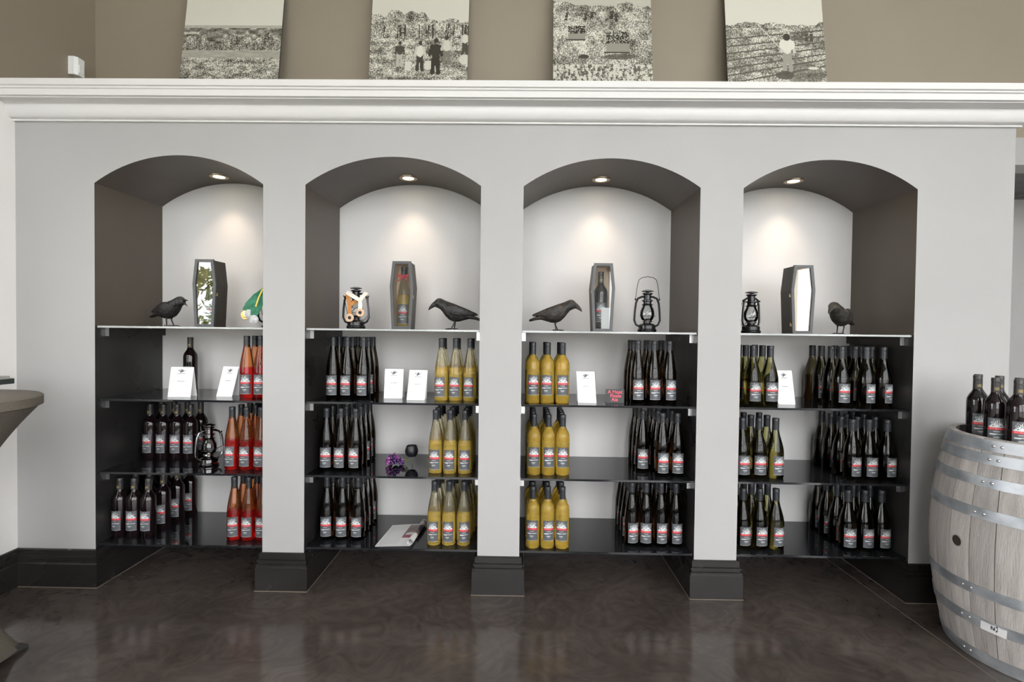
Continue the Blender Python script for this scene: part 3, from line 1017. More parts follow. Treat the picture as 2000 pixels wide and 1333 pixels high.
# ------------------------------------------------------------------ lanterns
def lantern(x, y, z, rz, label, bail, chrome=False, scale=1.0):
    t = thing('hurricane_lantern', label, 'lantern', (x, y, z), rz, 'small hurricane lanterns')
    t.scale = (scale,) * 3
    m_ = M['lantern']
    mc = M['dark_chrome'] if chrome else m_
    MB().lathe([(0, 0), (0.044, 0), (0.047, 0.004), (0.047, 0.010), (0.042, 0.016), (0.042, 0.032), (0.036, 0.039), (0.018, 0.044), (0.018, 0.050), (0, 0.050)], 28).build('fuel_tank', mc, t, True)
    MB().lathe([(0.0245, 0.050), (0.027, 0.052), (0.024, 0.058), (0.013, 0.066), (0.007, 0.070), (0, 0.070)], 20).build('burner', M['chrome'], t, True)
    MB().lathe([(0.021, 0.056), (0.030, 0.066), (0.0355, 0.084), (0.034, 0.104), (0.026, 0.124), (0.021, 0.134), (0.0195, 0.134), (0.0245, 0.123), (0.0325, 0.103), (0.034, 0.084), (0.0285, 0.067), (0.0195, 0.0565)], 24).build('glass_globe', M['clear'], t, True)
    MB().lathe([(0, 0.134), (0.026, 0.134), (0.028, 0.138), (0.020, 0.142), (0.020, 0.152), (0.027, 0.155), (0.027, 0.160), (0.018, 0.163), (0.018, 0.186), (0.026, 0.192), (0.026, 0.195), (0, 0.200)], 24).build('chimney', mc, t, True)
    MB().lathe([(0.0, 0.200), (0.012, 0.200), (0.030, 0.203), (0.030, 0.206), (0.012, 0.212), (0, 0.213)], 20).build('cap', mc, t, True)
    for s in (-1, 1):
        MB().tube([(s * 0.036, 0, 0.026), (s * 0.055, 0, 0.036), (s * 0.064, 0, 0.058), (s * 0.062, 0, 0.100), (s * 0.057, 0, 0.145), (s * 0.048, 0, 0.168), (s * 0.030, 0, 0.176), (s * 0.017, 0, 0.178)], 0.0052, 8).build('side_tube', mc, t, True)
        MB().tube([(s * 0.058, -0.006, 0.160), (s * 0.062, 0, 0.166), (s * 0.058, 0.006, 0.160)], 0.003, 6).build('bail_lug', mc, t, True)
    g = MB()
    g.tube([(-0.040, -0.012, 0.078), (-0.02, -0.037, 0.080), (0.02, -0.037, 0.080), (0.040, -0.012, 0.078)], 0.0013, 6)
    g.tube([(-0.030, -0.028, 0.074), (0.0, -0.038, 0.098), (0.026, -0.030, 0.116)], 0.0013, 6)
    g.build('wire_guard', m_, t, True)
    if bail == 'up':
        pts = [(-0.060, 0, 0.163), (-0.056, 0, 0.20), (-0.050, 0, 0.240), (-0.044, 0, 0.262), (-0.028, 0, 0.274), (-0.006, 0, 0.277), (0, 0, 0.281), (0.006, 0, 0.277), (0.028, 0, 0.274), (0.044, 0, 0.262), (0.050, 0, 0.240), (0.056, 0, 0.20), (0.060, 0, 0.163)]
    elif bail == 'side':
        pts = [(-0.060, 0, 0.163), (-0.052, -0.04, 0.13), (-0.040, -0.075, 0.105), (0, -0.085, 0.096), (0.040, -0.075, 0.105), (0.052, -0.04, 0.13), (0.060, 0, 0.163)]
    else:
        pts = [(-0.060, 0, 0.163), (-0.058, 0.025, 0.12), (-0.052, 0.048, 0.07), (-0.03, 0.058, 0.045), (0.03, 0.058, 0.045), (0.052, 0.048, 0.07), (0.058, 0.025, 0.12), (0.060, 0, 0.163)]
    MB().tube(pts, 0.0015, 6).build('bail_handle', m_, t, True)
    return t


Z1 = ZSH[0] + 0.0006
xg = -1.302
lantern(xg, 0.24, Z1, 0.3, 'black lantern draped with a green ribbon, by the column', 'down')
x2 = at_y(695.5, 600, 0.17).x
lantern(x2, 0.17, Z1, 0.1, 'black lantern hung with tan and cream ribbons', 'down', scale=1.0)
x3 = at_y(1264, 610, 0.16).x
lantern(x3, 0.16, Z1, 0.0, 'black lantern with its wire handle raised', 'up')
x4 = at_y(1467, 610, 0.15).x
lantern(x4, 0.15, Z1, 0.5, 'black lantern at the left edge of the rightmost niche', 'down', scale=0.99)
x5 = at_y(406, 865, 0.16).x
lantern(x5, 0.17, ZSH[2] + 0.0006, 0.9, 'shiny dark lantern on the third shelf of the leftmost niche', 'side', chrome=True, scale=1.0)


def medal(name, label, face, ribm, x, y, z, r, strips, group, wood=False):
    t = thing(name, label, 'medal', (x, y, z), 0, group)
    rot = Matrix.Rotation(PI / 2, 3, 'X')
    MB().lathe([(0, -0.0022), (r * 0.93, -0.0022), (r, -0.0012), (r, 0.0012), (r * 0.93, 0.0022), (0, 0.0022)], 28, rot=rot).build('disc', face, t, True)
    MB().lathe([(r * 0.80, 0.0022), (r * 0.80, 0.0034), (r * 0.92, 0.0034), (r * 0.92, 0.0022)], 28, rot=rot).build('raised_rim', face, t, True)
    if wood:
        MB().lathe([(0, 0.0023), (r * 0.42, 0.0023), (r * 0.42, 0.0036), (0, 0.0036)], 20, rot=rot).build('centre_emblem', M['lantern'], t, True)
    for pts, w in strips:
        rb = MB().ribbon([(px_ - x, py_ - y, pz_ - z) for px_, py_, pz_ in pts], (0, -1, 0.15), w).build('ribbon', ribm, t, fix=False)
    return t


# green ribbon medals, leftmost niche
yb = 0.165
top = (xg - 0.004, 0.20, Z1 + 0.205)
for k, (mx, mz, face, lb) in enumerate([(486.3, 613.6, 'silver', 'silver medal on green ribbon, upper of the two'), (479.5, 615.5, 'gold', 'gold medal tucked behind a silver one on green ribbon'), (496, 624.5, 'silver', 'silver medal on green ribbon, hanging lowest by the column')]):
    yk = yb + 0.008 * (k == 1) - 0.005 * (k == 2)
    p = at_y(mx, mz, yk)
    offs = (-0.014, 0.012) if k != 1 else (-0.012,)
    strips = []
    for o in offs:
        strips.append(([(top[0] + o * 0.3 + 0.008 * k, top[1] + 0.002 * k, top[2] - 0.002 * k), (top[0] + (p.x - top[0]) * 0.35 + o, 0.168 + 0.002 * k, top[2] - 0.045),
                        (top[0] + (p.x - top[0]) * 0.75 + o, yk - 0.002, p.z + 0.055), (p.x + o * 0.4, yk, p.z + 0.0215)], 0.026))
    medal('award_medal', lb, M[face], M['green_ribbon'], p.x, yk, p.z, 0.0235, strips, 'medals on green ribbons')
sash = thing('green_sash', 'green cloth sash with yellow edge draped over the lantern', 'ribbon', (xg, 0.2, Z1))
MB().ribbon([(0.030, -0.055, 0.085), (0.022, -0.052, 0.130), (0.010, -0.035, 0.185), (0.002, 0.0, 0.2155), (0.0, 0.035, 0.17)], (0, -1, 0.2), 0.050).build('cloth', M['green_ribbon'], sash, fix=False)
MB().ribbon([(-0.033, -0.057, 0.105), (-0.020, -0.054, 0.150), (-0.010, -0.034, 0.195), (0.0, -0.006, 0.217)], (0, -1, 0.2), 0.008).build('yellow_edge', M['yellow_ribbon'], sash, fix=False)

# wooden medals, second niche
yv = 0.095
for mx, mz, rbm, a0, a1, lb in [(683, 621, 'orange_ribbon', (679, 573), (700, 586), 'wooden medal on a tan ribbon, lower left of the lantern'), (703.5, 611, 'white_ribbon', (677, 571), (716, 572), 'wooden medal on a cream ribbon at the middle of the lantern')]:
    p = at_y(mx, mz, yv)
    A, B = at_y(*a0, 0.125), at_y(*a1, 0.125)
    mid = at_y(mx, mz - 24, yv - 0.002)
    strips = [([A, (A + mid) / 2 + Vector((0, -0.006, 0)), mid, p + Vector((0, 0, 0.018))], 0.020), ([B, (B + mid) / 2 + Vector((0, -0.008, 0)), mid + Vector((0, -0.002, 0))], 0.020)]
    medal('wooden_medal', lb, M['wood_disc'], M[rbm], p.x, yv, p.z, 0.0205, strips, 'wooden medals on the lantern', True)

# ------------------------------------------------------------------ cards
def card_img(seed, w=36, h=52):
    rg = random.Random(seed)
    img = np.zeros((h, w, 3)) + 0.90
    g = np.array([0.42, 0.43, 0.44])
    cx = w / 2
    for k in range(7):
        draw_line(img, cx - 1, 9, cx - 6 + k * 2, 3 + abs(k - 3) * 0.8 + rg.random(), g * 1.2, 0.35)
    draw_line(img, cx - 2, 9.5, cx + 1, 6, g * 0.6, 0.8)
    draw_line(img, cx - 7, 11.5, cx + 7, 11, g * 1.35, 0.3)
    for y in [20, 24.5, 28] + list(range(31, 47, 3)):
        half = rg.uniform(0.25, 0.38) * w if y not in (24.5,) else 0.14 * w
        x = cx - half
        while x < cx + half:
            l = rg.uniform(1.5, 4)
            draw_line(img, x, y, min(x + l, cx + half), y, np.array([0.58, 0.58, 0.60]) if y > 20 else g * 1.3, 0.3)
            x += l + 1.2
    return to_lin(img)


def card(px0, px1, py0, py1, Y, lean, shear, label, seed):
    """folded tent card; px at mid height, py top/bottom; lean = backwards offset of the top edge"""
    z = ZSH[1] + 0.0006
    pb0, pb1 = at_y(px0, py1, Y), at_y(px1, py1, Y)
    h = at_y(px0, py0, Y + lean).z - z
    w = pb1.x - pb0.x
    t = thing('info_card', label, 'card', (pb0.x, Y, z), 0, 'printed wine information cards')
    me = printed_grid('front_leaf', card_img(seed), lambda u, v: (u * w + shear * v, lean * v, h * v), M['print'])
    link('front_leaf', me, t)
    bk = MB().add([(shear, lean, h), (w + shear, lean, h), (w, lean * 2.2 + 0.004, 0), (0, lean * 2.2 + 0.004, 0)], [(0, 1, 2, 3)])
    bk.build('rear_leaf', M['paper'], t, fix=False)


card(327, 372, 717, 772, 0.10, 0.022, 0.004, 'white printed card in front of the lone red bottle', 1)
card(422, 453, 716, 768, 0.14, 0.028, 0.022, 'slanting white card beside the rosé bottles on the second shelf', 2)
card(749.5, 786, 721, 772, 0.16, 0.022, 0.0, 'left one of the two white cards in the second niche', 3)
card(794, 829.5, 723, 776, 0.11, 0.022, 0.010, 'right one of the two white cards in the second niche', 4)
card(1129, 1165, 726, 781, 0.09, 0.026, -0.008, 'white printed card beside the small chalkboard sign', 5)
card(1521, 1554, 724, 777, 0.13, 0.024, -0.010, 'white printed card in the rightmost niche', 6)
# chalkboard sign
yq = 0.10
a, b = at_y(1183, 778, yq), at_y(1219, 778, yq)
w, h = b.x - a.x, at_y(1183, 752, yq).z - at_y(1183, 779, yq).z
t = thing('chalkboard_sign', 'small dark chalkboard sign with red lettering, third niche', 'sign', ((a.x + b.x) / 2, yq, ZSH[1] + 0.0006))
MB().box(-w / 2, w / 2, 0, 0.003, 0, h).build('board', M['slate'], t)
MB().box(-w / 2, w / 2, 0.003, 0.028, 0, 0.002).build('foot', M['slate'], t)


def text_mesh(s, size, m_):
    cu = bpy.data.curves.new('t', 'FONT')
    cu.body = s
    cu.size = size
    cu.align_x = 'CENTER'
    cu.extrude = 0.0002
    cu.offset = 0.0004
    o = bpy.data.objects.new('t', cu)
    COL.objects.link(o)
    dg = bpy.context.evaluated_depsgraph_get()
    me = bpy.data.meshes.new_from_object(o.evaluated_get(dg))
    bpy.data.objects.remove(o)
    me.materials.clear()
    me.materials.append(m_)
    return me


for k, (s, dx) in enumerate((('A Most', 0.0), ('Finale', 0.004), ('Ale', -0.001))):
    o = link('lettering', text_mesh(s, 0.024, M['chalk']), t, (dx, -0.0006, h - 0.021 - 0.019 * k))
    o.rotation_euler = (PI / 2, 0, 0)

# ------------------------------------------------------------------ magazine, grapes, black rose
zb = ZSH[3] + 0.0006
c0, c1, c2, c3 = at_z(732, 1069, zb), at_z(752, 1025, zb), at_z(824, 1020, zb), at_z(812, 1066, zb)
t = thing('magazine', 'open magazine with rolled page edge on the bottom shelf', 'magazine', (c0.x, c0.y, zb))
W, H_ = (c3 - c0).length, 0.205
ang = 0.10
ex = Vector((1, 0.10, 0)).normalized()
ey = Vector((-0.0, 1, 0))
H_ = min(0.27, 0.43 - c0.y)
img = np.zeros((44, 60, 3)) + 0.90
img += (RNG.random((44, 60, 1)) - 0.5) * 0.02
for y in range(4, 42, 2):
    img[y, 3:24] = 0.82
n_ = fbm(28, 34, 4, 5, 3)
pic = np.stack([0.25 + 0.5 * n_, 0.20 + 0.42 * n_, 0.19 + 0.42 * n_], -1)
img[2:30, 24:58] = pic
ellipse(img, 32, 22, 6, 4, (0.85, 0.8, 0.8))
ellipse(img, 31, 27, 7, 3, (0.62, 0.22, 0.34))
ellipse(img, 46, 18, 5, 6, (0.18, 0.18, 0.26))
ellipse(img, 52, 8, 6, 4, (0.75, 0.72, 0.7))
img = to_lin(img)


def page(u, v):
    fl = W * 0.86
    s = u * (fl + 0.085)
    if s <= fl:
        x, z = s, 0.004 + 0.004 * math.sin(u * PI)
    else:
        a = (s - fl) / 0.0145
        x, z = fl + 0.0145 * math.sin(a), 0.004 + 0.0145 * (1 - math.cos(a))
    p = ex * x + ey * (v * H_) + Vector((0.045 * v * 0, 0, 0))
    return (p.x + 0.02 * v, p.y, z)


link('open_page', printed_grid('open_page', img, page, M['glossy_print']), t)
pg = MB()
for k in range(3):
    q = [ex * 0 + Vector((0, 0.001, 0)), ex * (W * 0.86), ex * (W * 0.86) + ey * (H_ - 0.002), ey * (H_ - 0.002)]
    pg.add([(p.x + (0.02 if i > 1 else 0) + 0.001 * k, p.y, 0.0004 + 0.0012 * k) for i, p in enumerate(q)], [(0, 1, 2, 3)])
pg.build('page_block', M['paper'], t, fix=False)

zg = ZSH[2] + 0.0006
g0 = at_y(773, 905, 0.20)
t = thing('grape_ornament', 'purple glass grape cluster lying on the third shelf', 'ornament', (g0.x, 0.22, zg))
sph = [(0.0085 * math.sin(PI * k / 8), -0.0085 * math.cos(PI * k / 8)) for k in range(9)]
gm = [MB().lathe(sph, 12).mesh('grape', M[k], True) for k in ('grape', 'grape', 'grape_light')]
gp = []
for k in range(400):
    u = random.random()
    x = -0.052 + 0.085 * u
    hw = 0.036 * math.sin(min(1, u * 1.3 + 0.15) * PI * 0.75)
    y = random.uniform(-hw, hw)
    z = 0.0087 + random.random() * 0.044 * math.sin(min(1, u + 0.18) * PI * 0.85)
    if all((x - a) ** 2 + (y - b_) ** 2 + (z - c) ** 2 > 0.0135 ** 2 for a, b_, c in gp):
        gp.append((x, y, z))
    if len(gp) >= 40:
        break
for p in gp:
    link('grape', random.choice(gm) if p[0] > -0.03 else gm[2], t, p)
MB().tube([(0.025, 0, 0.02), (0.042, 0.004, 0.024), (0.055, 0.01, 0.012)], 0.0022, 6).build('stem', M['stem'], t, True)
lf = MB()
for a in (0.3, -0.5):
    lf.add([(0.03, 0, 0.022), (0.045, 0.014 * math.sin(a * 3) + 0.008, 0.036), (0.062, 0.02 * a, 0.028), (0.045, -0.012, 0.018)], [(0, 1, 2, 3)])
lf.build('leaf', M['stem'], t, fix=False)

r0 = at_y(804, 880, 0.26)
t = thing('black_rose', 'black artificial rose bloom on a wiry stem behind the grapes', 'ornament', (r0.x, 0.26, zg))
zc_ = r0.z - zg
MB().lathe([(0.026 * math.sin(PI * k / 8), zc_ - 0.026 * math.cos(PI * k / 8)) for k in range(9)], 16).build('bloom_core', M['rose_black'], t, True)
for ring, (n, r_, tilt) in enumerate(((3, 0.024, 0.25), (5, 0.030, 0.5), (6, 0.035, 0.8))):
    for k in range(n):
        a = 2 * PI * k / n + ring * 0.5
        vs, fs = [], []
        for j in range(5):
            for i in range(5):
                th = (i / 4 - 0.5) * 1.5
                ph = -0.9 + j / 4 * 1.75
                rr = r_ * (1 + 0.12 * (j == 4))
                vs.append((rr * math.cos(ph) * math.cos(a + th), rr * math.cos(ph) * math.sin(a + th), zc_ + rr * math.sin(ph) - 0.002 * ring))
        for j in range(4):
            for i in range(4):
                fs.append((j * 5 + i, j * 5 + i + 1, j * 5 + i + 6, j * 5 + i + 5))
        MB().add(vs, fs).build('petal', M['rose_black'], t, True, fix=False)
MB().tube([(0, 0, zc_ - 0.02), (-0.012, -0.01, zc_ * 0.5), (-0.03, -0.03, 0.004), (-0.045, -0.035, 0.003)], 0.0016, 6).build('stem', M['stem'], t, True)
MB().tube([(0, 0, zc_ - 0.02), (0.004, 0.0, 0.02), (0.006, -0.005, 0.0012)], 0.0014, 6).build('wire_foot', M['stem'], t, True)

# ------------------------------------------------------------------ photographs on the ledge
def tone(g):
    g = np.clip(g, 0, 1)[..., None]
    return to_lin(np.concatenate([0.13 + 0.74 * g, 0.12 + 0.74 * g, 0.08 + 0.73 * g], -1))


PW, PH = 132, 248          # print cells


def field(h, w, rough=1.0, tilt=0.0):
    n = 0.55 * fbm(h, w, 18, 10, 3) + 0.45 * RNG.random((h, w))
    return np.clip(0.60 + (n - 0.5) * 1.5 * rough, 0, 1)


def foliage_band(img, y0, y1, dark=0.35, bumps=9):
    h, w = img.shape
    edge = (vnoise(1, w, 1, bumps)[0] * 0.7 + vnoise(1, w, 1, bumps * 3)[0] * 0.3)
    n = 0.5 * fbm(h, w, 22, 18, 3) + 0.5 * RNG.random((h, w))
    for x in range(w):
        t = int(y0 + (y1 - y0) * 0.75 * (1 - edge[x]))
        img[t:y1, x] = np.clip(dark + (n[t:y1, x] - 0.42) * 1.7, 0.02, 1)


def person(img, x, y, h, top, leg, bend=0.0, hat=False):
    """flat printed figure; (x,y) = feet, h = height in cells"""
    c3 = lambda v: np.array(v)
    im = img[..., None]
    wq = h * 0.11
    for s in (-1, 1):
        draw_line(im, x + s * wq * 0.7, y, x + s * wq * 0.4 + bend * h * 0.1, y - h * 0.48, leg, max(0.5, h * 0.055))
    ellipse(im, x + bend * h * 0.12, y - h * 0.62, wq * 1.15, h * 0.19, (top,))
    for s in (-1, 1):
        draw_line(im, x + bend * h * 0.15 + s * wq, y - h * 0.75, x + bend * h * 0.3 + s * wq * 1.5, y - h * 0.48, top * 0.9, max(0.4, h * 0.035))
    ellipse(im, x + bend * h * 0.22, y - h * 0.90, h * 0.062, h * 0.075, (0.12,))
    if hat:
        ellipse(im, x + bend * h * 0.22, y - h * 0.955, h * 0.085, h * 0.035, (0.85,))


PRINT_H, LEAN = 1.02, 0.15
YBP = DEPTH - LEAN - 0.016
HID = CAM_H + (ZT - CAM_H) * (YBP + CAM_D) / (CAM_D - 0.13) - ZT     # strip that the cornice hides
VIS = 0.44                 # metres of the print that show above the cornice
ppm = PH / PRINT_H


def rows_up(m_):           # cell row at m_ metres above the lower edge
    return int(PH - m_ * ppm)


imgs = []
# every picture: rows counted from the lower edge that shows (about 155 px of photo = 0.44 m)
def R_(py):                # photo pixel row (0..155 visible) -> cell row
    return int(PH - (HID + (158 - py) / 155 * VIS) * ppm)


g = np.zeros((PH, PW)) + 0.93                                   # 1: open farmland, trees and bushes
g[R_(40):R_(48)] = 0.70 + 0.08 * RNG.random((R_(48) - R_(40), PW))
g[R_(46):R_(96)] = np.clip(0.5 + 1.3 * (fbm(R_(96) - R_(46), PW, 10, 14, 3) - 0.5) + 0.3 * (RNG.random((R_(96) - R_(46), PW)) - 0.5), 0, 1)
foliage_band(g, R_(44), R_(100), 0.36, 6)
g[R_(92):R_(110)] = 0.56 + 0.25 * fbm(R_(110) - R_(92), PW, 6, 8) + 0.08 * (RNG.random((R_(110) - R_(92), PW)) - 0.5)
g[R_(108):] = field(PH - R_(108), PW, 1.2)
foliage_band(g, R_(98), PH - 1, 0.34, 4)
imgs.append(g)
g = np.zeros((PH, PW)) + 0.90                                   # 2: workers standing before a line of tall trees
foliage_band(g, R_(-2), R_(68), 0.44, 5)
for k in range(18):
    x = random.uniform(0, PW)
    draw_line(g[..., None], x, R_(66), x + random.uniform(-2, 2), R_(38), 0.12, 0.6)
g[R_(66):] = field(PH - R_(66), PW, 1.1)
sx = PW / 193.0
for px, top_, hgt, tp, lg in ((59, 122, 52, 0.2, 0.75), (99, 131, 62, 0.92, 0.14), (130, 137, 74, 0.10, 0.08), (151, 118, 60, 0.88, 0.45), (187, 97, 48, 0.9, 0.2)):
    person(g, px * sx, R_(top_), hgt / 155 * VIS * ppm, tp, lg)
ellipse(g[..., None], 187 * sx, R_(110), 8, 7, (0.88,))
for px, py in ((77, 124), (116, 122)):
    r0_ = R_(py - 10)
    g[r0_:R_(py + 8), int((px - 6) * sx):int((px + 6) * sx)] = 0.9
imgs.append(g)
g = field(PH, PW, 1.15)                                         # 3: crates of seedlings in a field
g[:R_(6)] = 0.8
foliage_band(g, R_(-14), R_(8), 0.4, 8)
for px, py, bend in ((25, 25, 0.8), (62, 28, 0.9), (75, 24, 0.8), (115, 22, 0.3), (124, 28, 0.1)):
    person(g, px * sx, R_(py), 20 / 155 * VIS * ppm, 0.2, 0.1, bend)
for x0, x1, y0, y1 in ((30, 64, 38, 66), (104, 150, 50, 92)):
    a0, a1, b0, b1 = int(x0 * sx), int(x1 * sx), R_(y0), R_(y1)
    mid_ = b0 + int((b1 - b0) * 0.62)
    g[b0:mid_, a0:a1] = np.where(RNG.random((mid_ - b0, a1 - a0)) > 0.72, 0.8, 0.05)
    g[mid_:b1, a0:a1] = 0.58
    g[b1:b1 + 2, a0 - 3:a1] = 0.15
ellipse(g[..., None], 60 * sx, R_(102), 7, 3, (0.15,))
ellipse(g[..., None], 130 * sx, R_(103), 30 * sx, 4, (0.2,), 0.7)
nn_ = 0.6 * vnoise(PH - R_(118), PW, 22, 44) + 0.4 * RNG.random((PH - R_(118), PW))
g[R_(118):] = np.where(nn_ > 0.45, 0.82 + 0.1 * RNG.random(nn_.shape), 0.30)
imgs.append(g)
g = np.zeros((PH, PW)) + 0.93                                   # 4: a worker bending with a long hoe
foliage_band(g, R_(22), R_(44), 0.42, 8)
g[R_(42):] = field(PH - R_(42), PW, 1.0)
for k in range(7):
    y = R_(58 + k * 15)
    draw_line(g[..., None], 0, y + 5, PW, y - 8 - k * 2, 0.30, 1.0)
ellipse(g[..., None], 150 * sx, R_(135), 26, 15, (0.25,), 0.45)
for px in (120, 158, 168):
    person(g, px * sx, R_(68), 13, 0.2, 0.2)
hg = 78 / 155 * VIS * ppm
person(g, 118 * sx, R_(128), hg, 0.93, 0.62, 0.1, True)
ellipse(g[..., None], 119 * sx, R_(76), hg * 0.20, hg * 0.16, (0.95,))
ellipse(g[..., None], 119 * sx, R_(60), hg * 0.09, hg * 0.10, (0.12,))
draw_line(g[..., None], 64 * sx, R_(34), 112 * sx, R_(90), 0.85, 0.6)
ellipse(g[..., None], 112 * sx, R_(138), 12, 6, (0.22,), 0.85)
ellipse(g[..., None], 168 * sx, R_(124), 7, 2, (0.9,))
imgs.append(g)
PX = [(342, 537), (716, 911), (1081, 1278), (1427, 1623)]
PL = ['sepia photo print of open farmland with bushes', 'sepia photo print of workers standing before tall trees',
      'sepia photo print with crates of seedlings in a field', 'sepia photo print of a worker bending with a long hoe']
for k in range(4):
    yb_ = YBP
    a = at_y(PX[k][0], 158, yb_)
    b = at_y(PX[k][1], 158, yb_)
    w = b.x - a.x
    hgt = PRINT_H
    up = math.sqrt(hgt * hgt - LEAN * LEAN)
    t = thing('photo_print', PL[k] + ', leaning on the ledge', 'picture', (a.x, yb_, ZT - 0.001), 0, 'photo prints on the ledge')
    link('printed_face', printed_grid('printed_face', tone(imgs[k]), lambda u, v: (u * w, LEAN * v, up * v), M['print']), t)
    nb = Vector((0, up, -LEAN)).normalized() * 0.012
    bk = MB()
    q = [Vector((0, 0, 0)), Vector((w, 0, 0)), Vector((w, LEAN, up)), Vector((0, LEAN, up))]
    e = nb * 0.05
    bk.add([p + e for p in q] + [p + nb for p in q], [(0, 1, 2, 3), (7, 6, 5, 4), (0, 4, 5, 1), (1, 5, 6, 2), (2, 6, 7, 3), (3, 7, 4, 0)])
    bk.build('backing_board', M['coffin_frame'], t)

# motion sensor on the upper left wall
p = CAM + ray(144, 134) * ((XL - CAM.x) / ray(144, 134).x)
t = thing('motion_sensor', 'white plastic motion sensor high on the left wall', 'sensor', (XL, p.y, p.z))
MB().prism([(0.0, -0.035), (0.030, -0.035), (0.042, -0.020), (0.042, 0.020), (0.030, 0.035), (0.0, 0.035)], 'z', -0.045, 0.05).build('housing', M['sensor'], t)
MB().prism([(0.042, -0.018), (0.045, -0.014), (0.045, 0.014), (0.042, 0.018)], 'z', -0.03, 0.012).build('lens', M['paper'], t)

# ------------------------------------------------------------------ wine barrel
BH, RH, RB = 0.87, 0.288, 0.346
tl = at_z(1851, 1222, 0)
cdir = Vector((tl.x - CAM.x, tl.y - CAM.y)).normalized()
BC = Vector((tl.x, tl.y)) + Vector((cdir.y, -cdir.x)) * RH
BC.y = min(BC.y, -RB - 0.032)
BC.x -= 0.02
bar = thing('wine_barrel', 'grey weathered oak wine barrel with galvanised hoops', 'barrel', (BC.x, BC.y, 0))


def rbar(z):
    u = (z - BH / 2) / (BH / 2)
    return RB - (RB - RH) * abs(u) ** 1.9


NS = 26
half = PI / NS - 0.004
vs, fs = [], []
nz, na = 14, 3
for j in range(nz + 1):
    z = BH * j / nz
    r = rbar(z)
    for i in range(na + 1):
        a = -half + 2 * half * i / na
        vs.append((r * math.cos(a), r * math.sin(a), z))
    for i in range(na + 1):
        a = half - 2 * half * i / na
        vs.append(((r - 0.024) * math.cos(a), (r - 0.024) * math.sin(a), z))
nr = 2 * (na + 1)
for j in range(nz):
    for i in range(nr):
        i2 = (i + 1) % nr
        fs.append((j * nr + i, j * nr + i2, (j + 1) * nr + i2, (j + 1) * nr + i))
fs.append(tuple(range(nr))[::-1])
fs.append(tuple(nz * nr + i for i in range(nr)))
sm = MB().add(vs, fs).mesh('stave', M['oak'], True)
for k in range(NS):
    link('stave', sm, bar, (0, 0, 0), 2 * PI * k / NS + 0.07)
MB().lathe([(0, BH - 0.09), (RH - 0.020, BH - 0.09), (RH - 0.018, BH - 0.070), (0, BH - 0.070)], 40).build('head', M['oak'], bar, True)
HOOPS = [(0.825, 0.866), (0.775, 0.815), (0.690, 0.728), (0.570, 0.610), (0.275, 0.313), (0.150, 0.190), (0.004, 0.050)]
for z0, z1 in HOOPS:
    h_ = MB()
    n = 4
    pr = [(rbar(z0) + 0.0005, z0)] + [(rbar(z0 + (z1 - z0) * q / n) + 0.0030, z0 + (z1 - z0) * q / n) for q in range(n + 1)] + [(rbar(z1) + 0.0005, z1)]
    hp = h_.lathe(pr, 64).build('hoop', M['hoop'], bar, True)
    for q, da in enumerate((0.0, 0.09)):
        a = math.atan2(CAM.y - BC.y, CAM.x - BC.x) - 0.75 + da + (z0 * 0.35)
        zz = (z0 + z1) / 2
        r = rbar(zz) + 0.003
        MB().lathe([(0, 0.003), (0.004, 0.002), (0.006, 0)], 10, (r * math.cos(a), r * math.sin(a), zz), rot=Matrix.Rotation(a, 3, 'Z') @ Matrix.Rotation(PI / 2, 3, 'Y')).build('rivet', M['rivet'], hp, True)


def bar_angle(px, py):
    """angle on the barrel's side that the photo pixel meets"""
    d = ray(px, py)
    o = CAM - Vector((BC.x, BC.y, 0))
    best = None
    for k in range(4000):
        s = 1.2 + k * 0.0004
        p = o + d * s
        if 0 < p.z < BH and math.hypot(p.x, p.y) < rbar(p.z):
            return math.atan2(p.y, p.x), p.z
    return -2.0, 0.4


a, z = bar_angle(1869, 1056)
R3 = Matrix.Rotation(a, 3, 'Z') @ Matrix.Rotation(PI / 2, 3, 'Y')
r = rbar(z)
MB().lathe([(0, 0.0012), (0.0195, 0.0012), (0.021, -0.004)], 20, (r * math.cos(a), r * math.sin(a), z), rot=R3).build('bung_hole', M['dark_hole'], bar, True)
MB().lathe([(0.0195, 0.0008), (0.0205, 0.0022), (0.0235, 0.0012), (0.0235, -0.004)], 20, (r * math.cos(a), r * math.sin(a), z), rot=R3).build('bung_rim', M['oak'], bar, True)
# paper sticker on the lower hoop, with a pencilled mark
a, z = bar_angle(1941, 1226)
z = 0.170
si = np.zeros((12, 40, 3)) + 0.82
for q in ((17, 4, 17, 8), (17, 4, 20, 6), (20, 6, 20, 8), (22, 4, 22, 8), (24, 3, 27, 3), (27, 3, 26, 8), (24, 8, 26, 8)):
    draw_line(si, *q, np.array([0.25, 0.25, 0.27]), 0.4)
link('sticker', printed_grid('sticker', to_lin(si), lambda u, v: ((rbar(0.17) + 0.0045) * math.cos(a + (u - 0.5) * 0.24), (rbar(0.17) + 0.0045) * math.sin(a + (u - 0.5) * 0.24), 0.150 + 0.040 * v), M['print']), bar)
